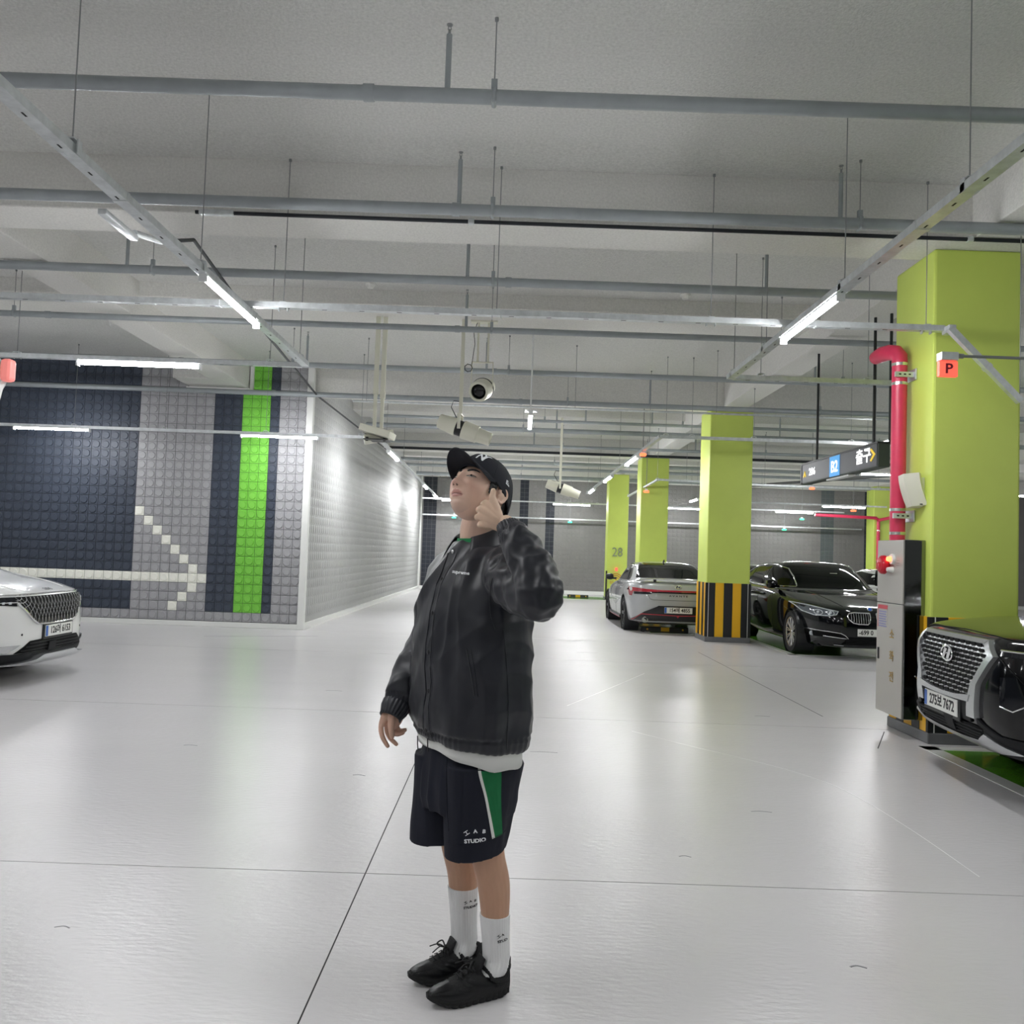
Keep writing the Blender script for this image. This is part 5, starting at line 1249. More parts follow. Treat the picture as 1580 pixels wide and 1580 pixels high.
# ---- head frame: F forward, L left, U up
HY = R(40); HP = R(29)
HC = Vector((-0.103, 2.852, 1.626))
f0 = Vector((-sin(HY), -cos(HY), 0)); HL = Vector((cos(HY), -sin(HY), 0))
HF = (f0 * cos(HP) + Vector((0, 0, 1)) * sin(HP)).normalized(); HU = HF.cross(HL).normalized()
if HU.z < 0: HU = -HU
HS = 1.06
def H(F, L, U): return HC + (HF * F + HL * L + HU * U) * HS
def head_radius(d):
    """distance from the head centre in direction d = (F, L, U)"""
    best = []
    for c, r in (((-.014, 0, .024), (.097, .077, .093)), ((.024, 0, -.020), (.066, .058, .066)), ((.032, 0, -.040), (.049, .042, .058))):
        c = np.array(c); r = np.array(r); a = ((d / r) ** 2).sum(); b = -2 * (d * c / r ** 2).sum(); cc = ((c / r) ** 2).sum() - 1
        q = b * b - 4 * a * cc
        best.append((-b + math.sqrt(q)) / (2 * a) if q > 0 else 0.0)
    k = 48.0
    return math.log(sum(math.exp(k * b) for b in best)) / k - math.log(1.6) / k * 0.6
BUMPS = [(.026, .026, .018, .007, .0045), (.031, .006, .012, .008, -.0045), (.040, .000, .016, .030, .0055), (0, .008, .0065, .020, .0060), (0, -.012, .0085, .014, .009), (0, -.027, .0105, .008, .0135), (.0135, -.030, .0060, .0055, .0090),
         (.043, -.016, .016, .014, .004), (0, -.048, .018, .0065, .0035), (0, -.0515, .013, .0035, .0030), (0, -.0625, .012, .0045, .0042), (0, -.057, .020, .0018, -.0035), (0, -.071, .016, .004, -.0030), (0, -.086, .017, .010, .0070), (.024, -.057, .004, .004, -.002), (.022, -.040, .006, .010, -.0012)]
def face_push(L, U):
    s = 0.0
    for (l, u, sl, su, a) in BUMPS:
        for sg in ((1, -1) if l else (1,)):
            s += a * math.exp(-((L - sg * l) / sl) ** 2 / 2 - ((U - u) / su) ** 2 / 2)
    return s
NH, NV = 150, 120
hrows = []
for i in range(1, NV):
    ph = -pi / 2 + pi * i / NV; row = []
    for k in range(NH):
        # denser columns at the front of the face
        a = 2 * pi * k / NH; a = a - 0.35 * sin(a)
        d = np.array((cos(ph) * cos(a), cos(ph) * sin(a), sin(ph))); r = head_radius(d)
        F, L, U = d * r
        if F > 0.0: F += face_push(L, U) * min(1.0, F / .03)
        row.append((F, L, U))
    hrows.append(row)
body_mb = MB()
body_mb.grid([[H(*p) for p in row] for row in hrows], closed=True, capends=True)
# ear (left, towards the camera) and right ear
for sg in (1, -1):
    ey, eu = -.010, -.002
    rim = []
    for k in range(15):
        a = R(-115) + R(290) * k / 14
        rim.append(H(ey - .002 - .0165 * cos(a) * (1.0 if sin(a) > 0 else .8) , sg * (.0790 + .008 * (0.4 + .6 * max(0, cos(a - R(10))))), eu + .0235 * sin(a)))
    body_mb.tube(rim, [.0044] * 15, 8)
    ellipsoid(body_mb, H(ey - .003, sg * .0775, eu), (.0095, .0165, .0240), Matrix((HL, -HF, HU)).transposed(), 14, 10)
    ellipsoid(body_mb, H(ey + .006, sg * .0775, eu - .021), (.005, .007, .008), Matrix((HL, -HF, HU)).transposed(), 12, 8)
    ellipsoid(body_mb, H(ey + .011, sg * .0775, eu - .003), (.005, .004, .007), Matrix((HL, -HF, HU)).transposed(), 10, 8)
# neck, torso, arms, legs
limb(body_mb, [W(-.005, 0, 1.38), W(.0, 0, 1.46), Vector((-.108, 2.915, 1.53)), HC + Vector((.026, .016, -.03))], [.072, .057, .056, .056], 24)
rows = []
for (z, u, a, b) in ((.84, -.01, .165, .115), (.90, -.01, .178, .120), (1.0, 0, .170, .118), (1.1, 0, .165, .115), (1.2, 0, .170, .112), (1.3, 0, .175, .105), (1.37, -.005, .155, .085), (1.42, -.005, .10, .065), (1.46, 0, .062, .058)):
    rows.append([W(u + b * cos(t_), a * sin(t_), z) for t_ in [2 * pi * k / 32 for k in range(32)]])
body_mb.grid(rows, closed=True, capends=True)
SL = W(-.005, .165, 1.375); EL = Vector((.088, 2.545, 1.318)); WL = Vector((-.010, 2.672, 1.528))
SR = W(-.005, -.160, 1.352); ER = Vector((-.268, 3.125, 1.125)); WR = Vector((-.362, 2.995, .915))
limb(body_mb, [SL, SL.lerp(EL, .5), EL, EL.lerp(WL, .45), WL], [.052, .046, .040, .040, (.027, .023)])
limb(body_mb, [SR, SR.lerp(ER, .5), ER, ER.lerp(WR, .45), WR], [.052, .046, .040, .038, (.028, .022)])
KL = Vector((-.040, 2.875, .49)); AL = Vector((.004, 2.925, .115)); KR = Vector((-.150, 3.01, .49)); AR = Vector((-.108, 3.05, .12))
for hip, kn, an, calf in ((W(0, .088, .88), KL, AL, Vector((-.013, 2.905, .355))), (W(0, -.088, .88), KR, AR, Vector((-.122, 3.035, .355)))):
    limb(body_mb, [hip, hip.lerp(kn, .5), kn, calf, calf.lerp(an, .55), an, an + Vector((0, 0, -.03))], [.088, .072, .056, .053, .043, .034, .036], 20)
    limb(body_mb, [an + Vector((.015, .005, -.045)), an + Vector((-.10, -.035, -.075))], [.030, .022], 12)
# left hand: fist at the ear, thumb raised
def h2(px_, py_, y): return Vector((-.0724 + (px_ - 752) / 500, y, 1.552 - (py_ - 795) / 500))
wr = h2(779, 811, 2.675)
kn = [h2(749, 777, 2.690), h2(742.5, 786, 2.680), h2(740.5, 797.5, 2.680), h2(745, 809, 2.690)]
for k in range(4):
    limb(body_mb, [wr + Vector((.0, .0, .008 - .006 * k)), wr.lerp(kn[k], .5) + Vector((0, -.004, 0)), kn[k]], [(.016, .015), (.0150, .0145), (.0118, .0125)], 10, 4)
    p1 = kn[k] + Vector((-.008, .034, -.003)); p2 = p1 + Vector((.026, .016, -.004)); p3 = p2 + Vector((.022, -.012, -.002))
    limb(body_mb, [kn[k], p1, p2, p3], [.0105, .0095, .0088, .0075], 10, 4)
limb(body_mb, [wr.lerp(kn[1], .4), wr.lerp(kn[2], .6)], [(.026, .016), (.028, .015)], 12)
limb(body_mb, [wr + Vector((-.012, .006, .006)), h2(766, 789, 2.686), h2(761, 774, 2.692), h2(759, 766, 2.695), h2(760, 757, 2.700)], [.016, .0165, .0130, .0105, .0085], 12, 4)
# right hand hanging with curled fingers
def h1(px_, py_, y): return Vector((-.370 + (px_ - 608) / 453, y, .89 - (py_ - 1098) / 453))
limb(body_mb, [WR, h1(609, 1104, 2.985), h1(604, 1114, 2.985)], [(.028, .022), (.032, .020), (.030, .018)], 16)
limb(body_mb, [h1(596, 1106, 2.975), h1(592, 1114, 2.972)], [.018, .013], 12)
limb(body_mb, [h1(607, 1100, 2.965), h1(606, 1112, 2.955), h1(606.5, 1123, 2.950), h1(608, 1133, 2.952)], [.015, .0125, .0105, .0088], 12, 4)
for pts in ([(591, 1113, 2.972), (590, 1124, 2.965), (594, 1137, 2.962), (601, 1149, 2.966)], [(598, 1116, 2.99), (598, 1128, 2.985), (604, 1139, 2.984), (613, 1148, 2.988)],
            [(604, 1117, 3.0), (605, 1129, 2.995), (613, 1133, 2.99), (622, 1131, 2.992)], [(611, 1115, 3.005), (612, 1124, 3.003), (618, 1129, 3.0), (625, 1127, 3.0)]):
    limb(body_mb, [h1(*p) for p in pts], [.0105, .0092, .0085, .0072], 10, 4)
bme = remeshed(body_mb, 0.0026, smooth=2, fac=0.4)
co_, no = mesh_arrays(bme)
# skin colour: lips, warmer cheeks and nose, tanned legs, pale hand
rel = (co_ - np.array(HC)) / HS
F = rel @ np.array(HF); L = rel @ np.array(HL); U = rel @ np.array(HU)
base = np.tile(np.array(srgb('e8c5b0')[:3]), (len(co_), 1))
def blend(mask, col):
    global base
    mask = np.clip(mask, 0, 1)[:, None]; base = base * (1 - mask) + np.array(srgb(col)[:3]) * mask
g_ = lambda a, s: np.exp(-(a / s) ** 2 / 2)
front = (F > .05).astype(float)
blend(front * .35 * (g_(np.abs(L) - .042, .016) * g_(U + .022, .016)), 'b8705f')
blend(front * .45 * g_(L, .012) * g_(U + .028, .010), 'b87464')
blend(front * 0.8 * (np.abs(L) < .0225 * np.sqrt(np.clip(1 - ((U + .0565) / .0098) ** 2, 0, 1))) * (np.abs(U + .0565) < .0098), 'cb8d85')
blend(front * .9 * g_(U + .0570, .0010) * (np.abs(L) < .021), '5a2c2a')  # shade in the gap between the lips, painted into the colour
blend(front * .30 * g_(L, .03) * g_(U + .092, .016), 'ab9384')
blend(front * .9 * (((np.abs(L) - .0070) / .0034) ** 2 + ((U + .0360) / .0020) ** 2 < 1), '4a2620')  # nostril shade painted as two dark ovals
blend((co_[:, 2] < .52).astype(float) * .8, 'bd8f70')
blend(((co_[:, 2] > 1.44) & (co_[:, 1] < 2.75)).astype(float) * .55, 'e3c4a6')
blend(((co_[:, 2] < .96) & (co_[:, 2] > .7)).astype(float) * .35, 'b57f66')
ca = bme.color_attributes.new('Col', 'FLOAT_COLOR', 'POINT')
ca.data.foreach_set('color', np.concatenate([base, np.ones((len(base), 1))], 1).ravel())
sk = M['skin']; nt = sk.node_tree; at = nt.nodes.new('ShaderNodeVertexColor'); at.layer_name = 'Col'
nz = nt.nodes.new('ShaderNodeTexNoise'); nz.inputs['Scale'].default_value = 30
mx = nt.nodes.new('ShaderNodeMix'); mx.data_type = 'RGBA'; mx.blend_type = 'MULTIPLY'; mx.inputs[0].default_value = 0.14
nt.links.new(at.outputs['Color'], mx.inputs[6]); nt.links.new(nz.outputs['Fac'], mx.inputs[7]); nt.links.new(mx.outputs[2], nt.nodes['Principled BSDF'].inputs['Base Color'])
nt.nodes['Principled BSDF'].inputs['Subsurface Weight'].default_value = 0.08
nt.nodes['Principled BSDF'].inputs['Subsurface Radius'].default_value = (0.012, 0.005, 0.003)
head_bvh = bvh_of(bme)
body = link_mesh('body', bme, 'skin', man)
# ---- eyes and brows
def face_pt(L, U, off=0.0):
    o_ = H(.2, L, U); p, n, i, dd = head_bvh.ray_cast(o_, -HF)
    return p + HF * off * HS
for sg in (1, -1):
    cx_, cu = sg * .0315, .0035
    up = [(sg * (.0315 + .0145 * t_), cu + .0044 * (1 - t_ ** 2) + .0016 * t_) for t_ in np.linspace(-1, 1, 9)]
    lo = [(sg * (.0315 + .0145 * t_), cu - .0032 * (1 - t_ ** 2) + .0016 * t_) for t_ in np.linspace(-1, 1, 9)]
    rows = []
    for k in range(5):
        rows.append([face_pt(a[0], a[1] * (1 - k / 4) + b[1] * (k / 4), .0012 + .0016 * (1 - ((i - 4) / 4) ** 2)) for i, (a, b) in enumerate(zip(up, lo))])
    ey = obj('eye', MB().grid(rows), 'eye_white', man, smooth='all')
    ic = face_pt(sg * .0315 - .001, cu + .0020, .0034)
    ring = [[ic + (HL * cos(a) + HU * sin(a)) * r * HS + HF * (.0006 * (1 - r / .0048)) for a in [2 * pi * k / 18 for k in range(18)]] for r in (.0002, .0028, .0052)]
    obj('iris', MB().grid(ring, closed=True), 'iris', ey, smooth='all')
    obj('eyelash', MB().tube([face_pt(a, b + .0006, .0022) for a, b in up], [.0004] + [.0010] * 7 + [.0005], 6), 'hair', man, smooth=True)
    obj('eyelid', MB().tube([face_pt(a, b + .0032, .0006) for a, b in up], [.0006] + [.0017] * 7 + [.0008], 8), 'eyelid_skin', man, smooth=True)
    br = [(sg * (.012 + .034 * t_), .0225 + .006 * sin(t_ * pi * .75)) for t_ in np.linspace(0, 1, 9)]
    obj('eyebrow', MB().tube([face_pt(a, b, .0004) for a, b in br], [(.0014, .003)] + [(.0016, .0042)] * 5 + [(.0014, .0034), (.0012, .0024), (.0008, .0012)], 8, ref=HF), 'hair', man, smooth=True)
# ---- hair around the ears and nape, under the cap
hr = []
for row in hrows:
    r_ = []
    for (F_, L_, U_) in row:
        d = Vector((F_ + .014, L_, U_ - .02)); d.normalize(); r_.append(Vector((F_, L_, U_)) + d * (.0055 + .002 * noise.noise(Vector((F_ * 60, L_ * 60, U_ * 160)))))
    hr.append(r_)
mb = MB(); keep = {}
def hv(i, k):
    key = (i, k % NH)
    if key not in keep: keep[key] = len(mb.v); p = hr[i][k % NH]; mb.v.append(tuple(H(p.x, p.y, p.z)))
    return keep[key]
def hairy(p):
    F_, L_, U_ = p
    if U_ > .05 or F_ > .052: return False
    edge = .0 + (.016 if F_ > .012 else 0)
    if F_ > .012: return U_ > -.022 + abs(F_ - .03) * .5 and abs(L_) > .03 and F_ < .045 - .15 * max(0, .03 - U_)
    if F_ > -.034: return U_ > .026
    return U_ > -.062 + (.02 if F_ > -.05 else 0)
for i in range(len(hrows) - 1):
    for k in range(NH):
        if all(hairy(hrows[a][b % NH]) for a, b in ((i, k), (i, k + 1), (i + 1, k), (i + 1, k + 1))):
            mb.f.append((hv(i, k), hv(i, k + 1), hv(i + 1, k + 1), hv(i + 1, k)))
obj('hair', mb, 'hair', man, smooth='all')

# ---- cap
def capP(a, t_):
    """a: angle around (0 = front), t_: 0 rim .. 1 top"""
    rf, rl, rt = .1055, .0875, .104
    ph = t_ * pi / 2
    F_ = -.010 + rf * cos(a) * cos(ph) ** .8; L_ = rl * sin(a) * cos(ph) ** .8
    U0 = .044 + (F_ - .10) * .40 if t_ == 0 else None
    rimU = .047 + ((-.010 + rf * cos(a)) - .10) * .36
    U_ = rimU + (.119 - rimU) * sin(ph) ** 1.05
    if cos(a) > 0: F_ += .006 * cos(a) * sin(ph * 2) 
    return (F_, L_, U_)
rows = [[H(*capP(2 * pi * k / 60, i / 16)) for k in range(60)] for i in range(17)]
inner = [[H(*[c * .965 if j < 2 else c - .003 for j, c in enumerate(capP(2 * pi * k / 60, i / 16))]) for k in range(60)] for i in range(0, 12)]
mb = MB().grid(rows, closed=True); mb.grid(list(reversed(inner)), closed=True); mb.grid([rows[0], inner[0]], closed=True); mb.f.append(tuple(16 * 60 + k for k in range(60)))
cap = obj('cap', mb, 'cap', man, smooth='all')
cap_bvh = BVHTree.FromPolygons([Vector(v) for v in MB().grid(rows, closed=True).v], MB().grid(rows, closed=True).f)
for k in range(6):
    a = pi / 6 * 0 + 2 * pi * k / 6
    obj('cap_seam', MB().tube([H(*[c * 1.004 for c in capP(a, t_ / 14)]) for t_ in range(15)], .0011, 5), 'cap', cap, smooth=True)
obj('cap_button', MB().lathe([(.0, .004), (.006, .003), (.008, 0)], 14, H(-.010, 0, .119), Vector((0, 0, 1)).rotation_difference(HU).to_matrix()), 'cap', cap, smooth=True)
# brim
def brimP(s, t_):
    a = s * R(66); F0, L0, U0 = capP(a, 0)
    ext = .072 * math.sqrt(max(0, 1 - (s * .985) ** 2)) ** .9
    F_ = F0 * (1 - t_ * .0) + ext * t_; L_ = L0 * (1 - .06 * t_)
    U_ = U0 + .004 - .026 * abs(L_ / .085) ** 2 * (0.25 + .75 * t_) + .006 * t_ + .002
    return F_, L_, U_
top = [[H(*brimP(-1 + 2 * k / 40, t_ / 10)) for k in range(41)] for t_ in range(11)]
bot = [[p - HU * .0045 for p in r] for r in top]
mb = MB().grid(top).grid(bot).grid([top[-1], bot[-1]]).grid([top[0], bot[0]])
mb.grid([[r[0] for r in top], [r[0] for r in bot]]).grid([[r[-1] for r in top], [r[-1] for r in bot]])
obj('brim', mb, 'cap', cap, smooth=40)
def on_cap(F_, L_, U_, mtx_x, mtx_y, me, name, m, size_off=.0018):
    c = H(F_, L_, U_); n = (c - H(-.01, 0, .03)).normalized()
    drape_mesh(name, me, frame(c + n * .05, mtx_x, mtx_y), cap_bvh, -n, m, cap, size_off)
for ch, dx, sz in (('N', 0.0, .044), ('Y', 0.0, .044)):
    me = text_mesh(ch, sz, 1.0, .0009); me.transform(Matrix.Translation((.004 if ch == 'Y' else -.004, .005 if ch == 'Y' else -.005, 0)))
    on_cap(.078, .034, .084, HL, HU * .8 - HF * .6, me, 'cap_emblem', 'embroid')
me = bpy.data.meshes.new('t'); 
P_ = [(-.010, -.008), (.010, -.008), (.010, -.005), (.0, .010), (-.010, .008)]
bm = bmesh.new(); bm.faces.new([bm.verts.new((a, b, 0)) for a, b in P_]); bmesh.ops.triangulate(bm, faces=bm.faces[:]); bmesh.ops.subdivide_edges(bm, edges=bm.edges[:], cuts=2); bm.to_mesh(me); bm.free()
on_cap(-.012, .09, .046, -HF, HU, me, 'side_emblem', 'embroid')
me = bpy.data.meshes.new('t'); bm = bmesh.new()
for (a, b, c_, d_) in ((-.006, -.005, -.0045, .006), (-.002, -.005, .001, .006), (.0028, -.005, .0048, .001)): bm.faces.new([bm.verts.new(p) for p in ((a, b, 0), (c_, b, 0), (c_ + .001, d_, 0), (a + .001, d_, 0))])
bm.to_mesh(me); bm.free(); on_cap(-.012, .09, .046, -HF, HU, me, 'side_emblem_lines', 'embroid_black', .0026)

# ---- jacket
jb = MB()
rows = []
RN = 56
for (z, u, a, b) in ((.822, .0, .214, .146), (.828, .0, .226, .156), (.850, .0, .232, .160), (.87, .0, .238, .165), (.95, .0, .240, .166), (1.05, .003, .236, .163), (1.15, .006, .232, .160), (1.25, .006, .226, .152), (1.32, .004, .220, .140), (1.375, .0, .205, .122), (1.415, -.004, .172, .104), (1.445, -.006, .128, .088), (1.465, -.006, .092, .076), (1.472, -.006, .07, .065)):
    row = []
    for k in range(RN):
        t_ = 2 * pi * k / RN; c, s = cos(t_), sin(t_)
        row.append(W(u + b * math.copysign(abs(c) ** .85, c), a * math.copysign(abs(s) ** .9, s), z + ((.004 * c - .016 * s) if z < .9 else 0)))
    rows.append(row)
jb.grid(rows, closed=True, capends=True)
limb(jb, [SL + Vector((-.02, .02, -.005)), SL.lerp(EL, .35) + Vector((0, 0, -.005)), SL.lerp(EL, .75) + Vector((.004, 0, -.01)), EL + Vector((.002, -.002, .0)), EL.lerp(WL, .25) + Vector((.012, .0, .012)), EL.lerp(WL, .55) + Vector((.010, 0, .008)), EL.lerp(WL, .80) + Vector((.004, 0, .004)), EL.lerp(WL, .91)],
     [.082, .084, .076, .068, .064, .056, .049, .036], 24)
limb(jb, [SR + Vector((.02, -.02, -.005)), SR.lerp(ER, .4), ER + Vector((-.004, 0, 0)), ER.lerp(WR, .4) + Vector((-.004, 0, 0)), ER.lerp(WR, .75) + Vector((-.006, -.004, .004)), ER.lerp(WR, .93) + Vector((-.002, 0, 0)), ER.lerp(WR, 1.04)],
     [.076, .073, .063, .058, .058, .048, .037], 24)
jme = remeshed(jb, 0.0055, smooth=5)
co_, no = mesh_arrays(jme)
disp = np.zeros(len(co_))
dv, lv = np.array(DD), np.array(LL); c0 = np.array(C2)
for i in range(len(co_)):
    p = co_[i]; q = p - c0; u = float(q @ dv); v = float(q @ lv); z = p[2]
    cuffL = (Vector(p) - EL.lerp(WL, .88)).length; cuffR = (Vector(p) - WR).length
    arm = p[1] < 2.72 and z > 1.2
    # long diagonal folds falling from the left armpit and vertical folds at the side
    a1 = v * .62 + z * .78; b1 = -v * .78 + z * .62
    if arm:
        ax_ = (Vector(p) - EL).dot((WL - EL).normalized()); s_ = abs(noise.noise(Vector((ax_ * 24 + 3 + p[0] * 12, p[0] * 14, p[2] * 9)))); s2_ = abs(noise.noise(Vector((ax_ * 13 - 8 - p[2] * 14, p[0] * 20, p[1] * 12)))); d_ = (.35 - s_) * .012 + (.35 - s2_) * .014
        d_ += .006 * noise.noise(Vector((p[0] * 30, p[1] * 30, p[2] * 30)))
    else:
        r1 = 1 - 2 * abs(noise.noise(Vector((a1 * 3.0, b1 * 13.0, u * 4.0)))); r2 = 1 - 2 * abs(noise.noise(Vector((v * 15 + 9, z * 2.6, u * 8))))
        w2 = min(1, max(0, (v + .02) / .12)); r3 = 1 - 2 * abs(noise.noise(Vector((a1 * 7.0 + 4, b1 * 9.0 - 2, u * 6.0 + 7)))); d_ = .0125 * (r1 - .4) * (1 - .4 * w2) + .010 * (r2 - .4) * w2 + .0035 * (r3 - .4) + .002 * noise.noise(Vector((p[0] * 26, p[1] * 26, p[2] * 20)))
        if p[0] < -.235 and z < 1.3 and v < -.15: d_ += .008 * (0.5 - abs(noise.noise(Vector((z * 15, p[0] * 8, 2)))))
    if cuffL < .055: d_ = d_ * .4 + .0022 * sin(math.atan2(p[0] - .0, p[1] - 2.66) * 26)
    if cuffR < .055: d_ = d_ * .4 + .0020 * sin(math.atan2(p[0] + .36, p[1] - 3.0) * 24)
    if z < .86 and v > -.3: d_ = d_ * .5 + .0009 * sin(math.atan2(u, v) * 60) - (.003 if .848 < z < .857 else 0)
    if abs(v - .0) < .02 and u > .08: d_ += .0016
    disp[i] = d_
co_ += no * disp[:, None]; set_co(jme, co_)
jac_bvh = bvh_of(jme)
jac = link_mesh('jacket', jme, 'nylon', man)
# collar: stand plus folded leaf
rows = []
for t_, rr_, zz in ((0, .062, 1.455), (1, .065, 1.49), (2, .069, 1.508), (3, .076, 1.505), (4, .088, 1.478), (5, .100, 1.450), (6, .107, 1.434), (7, .105, 1.430), (8, .098, 1.438)):
    row = []
    for k in range(45):
        gp = (12, 24, 36, 39, 38, 35, 33, 33, 34)[t_]
        a = R(gp) + (2 * pi - R(2 * gp)) * k / 44
        fr_ = abs(cos(a)) * (cos(a) > 0)
        point = math.exp(-((k if k < 22 else 44 - k) / 3.2) ** 2)
        drop = .022 * point * (t_ >= 4) * (t_ - 3) / 4
        r2_ = rr_ + (.006 * point if t_ >= 4 else 0)
        back_ = .022 * max(0, -cos(a)) * (1 if t_ < 5 else .6)
        row.append(W(-.006 + r2_ * cos(a) * 1.02, r2_ * sin(a) * (1.08 if t_ > 3 else 1.0), zz - drop + back_ - (.030 if 1 < t_ < 5 else .020 if t_ < 2 else .022) * max(0, cos(a))))
    rows.append(row)
mb = MB().grid(rows)
cme = bpy.data.meshes.new('t'); cme.from_pydata(mb.v, [], mb.f)
tmp = bpy.data.objects.new('tmp', cme); COL.objects.link(tmp); md = tmp.modifiers.new('s', 'SOLIDIFY'); md.thickness = .003
dg = bpy.context.evaluated_depsgraph_get(); cme2 = bpy.data.meshes.new_from_object(tmp.evaluated_get(dg)); bpy.data.objects.remove(tmp)
link_mesh('collar', cme2, 'nylon', jac)
# green tee showing at the neck
rows = [[W(-.004 + (r_ + .004) * cos(a), r_ * sin(a), z_ - .004 * cos(a)) for a in [2 * pi * k / 40 for k in range(40)]] for r_, z_ in ((.078, 1.440), (.068, 1.472), (.0645, 1.484), (.0615, 1.483), (.060, 1.475))]
obj('tee_collar', MB().grid(rows, closed=True), 'tee_green', man, smooth='all')
def drape_tube(name, pts, bvh, direction, r, m, parent, off=.001, n=6, sub=8):
    d = Vector(direction).normalized(); P = []
    for q in catmull([tuple(p) for p in pts], sub):
        o_ = Vector(q) - d * .5; p, nn, i, dd = bvh.ray_cast(o_, d)
        if p is None: continue
        if nn.dot(d) > 0: nn = -nn
        P.append(p + nn * off)
    return obj(name, MB().tube(P, r, n), m, parent, smooth=True)
back_d = -DD
drape_tube('placket_seam', [W(.3, .017, 1.43), W(.3, .017, 1.1), W(.3, .017, .82)], jac_bvh, back_d, .0011, 'nylon', jac)
drape_tube('placket_edge', [W(.3, -.016, 1.43), W(.3, -.016, 1.1), W(.3, -.016, .82)], jac_bvh, back_d, .0020, 'nylon', jac)
for zz in (1.435, 1.345, 1.235, 1.11, .985, .86):
    p, n, i, dd = jac_bvh.ray_cast(W(.5, .0, zz), back_d)
    if p: obj('snap_button', MB().lathe([(0, .003), (.005, .0028), (.007, .0012), (.0072, 0)], 14, p + DD * .0005, Vector((0, 0, 1)).rotation_difference(DD).to_matrix()), 'black' if zz < 1.4 else 'satin', jac, smooth=True)
def cuff(a, b, r0, r1):
    a = Vector(a); b = Vector(b); d = (b - a).normalized(); u0 = d.cross(Vector((0, 0, 1))).normalized(); w0 = d.cross(u0); rows = []
    for i, (f, rr) in enumerate(((0, r0), (.15, r0 + .003), (.5, r0 + .001), (.85, r1 + .001), (1, r1), (.98, r1 - .005), (.6, r1 - .006))):
        rows.append([a.lerp(b, f) + (u0 * cos(t_) * 1.05 + w0 * sin(t_) * .95) * (rr + .0012 * sin(t_ * 22)) for t_ in [2 * pi * k / 132 for k in range(132)]])
    obj('cuff', MB().grid(rows, closed=True), 'nylon', jac, smooth='all')
cuff(EL.lerp(WL, .84), EL.lerp(WL, .985), .0375, .0345)
cuff(ER.lerp(WR, .98), ER.lerp(WR, 1.21), .0460, .0375)
# direction a little from the man's left front for the chest print and pocket
vd = (DD * .75 + LL * .66).normalized()
side_x = Vector((0, 0, 1)).cross(vd).normalized()
tx = text_mesh('supreme', .0145, 1.12, .0005)
yd = Vector((0, 1, 0))
drape_mesh('chest_lettering', tx, frame((-.1526, 2.55, 1.3694), (1, 0, -.06), (0, 0, 1)), jac_bvh, (0, 1, 0), 'embroid', jac, .0016)
# welt pocket and armhole seam
drape_tube('pocket_welt', [(-.122, 2.4, 1.135), (-.104, 2.4, 1.06), (-.092, 2.4, .995)], jac_bvh, yd, .0022, 'nylon', jac)
drape_tube('pocket_edge', [(-.110, 2.4, 1.138), (-.092, 2.4, 1.06), (-.082, 2.4, .992)], jac_bvh, yd, .0012, 'nylon', jac)
drape_tube('side_seam', [(-.01, 2.4, 1.20), (.012, 2.4, 1.0), (.012, 2.4, .83)], jac_bvh, yd, .0013, 'nylon', jac)
drape_tube('armhole_seam', [(-.048, 2.4, 1.36), (-.056, 2.4, 1.31), (-.052, 2.4, 1.25), (-.035, 2.4, 1.20)], jac_bvh, yd, .0014, 'nylon', jac)
obj('hem_loop', MB().tube([(-.004, 2.772, .855), (-.006, 2.768, .848), (-.006, 2.769, .836)], .0011, 5), 'embroid', jac, smooth=True)
for (x, y_) in ((-.277, 2.87), (-.241, 2.835)):
    p = Vector((x, y_, .835)); obj('drawcord', MB().tube([p, p + Vector((.001, 0, -.025)), p + Vector((.003, -.001, -.042))], .0020, 8), 'black', jac, smooth=True)

# ---- white shirt tail
rows = []
for t_, (rz, ra, rb) in enumerate(((.86, .205, .140), (.82, .213, .147), (.80, .214, .148))):
    rows.append([W(.0 + rb * cos(a), ra * sin(a), rz) for a in [2 * pi * k / 60 for k in range(60)]])
rows.append([W(.0 + .150 * cos(a), .216 * sin(a), .820 - .063 * max(0, min(1, .5 + .62 * sin(a) - .25 * cos(a))) + .0025 * sin(9 * a)) for a in [2 * pi * k / 60 for k in range(60)]])
rows.append([p * 1.0 + (Vector((C2.x, C2.y, p.z)) - p) * .02 for p in rows[-1]])
obj('shirt_tail', MB().grid(rows, closed=True), 'cotton_white', man, smooth='all')

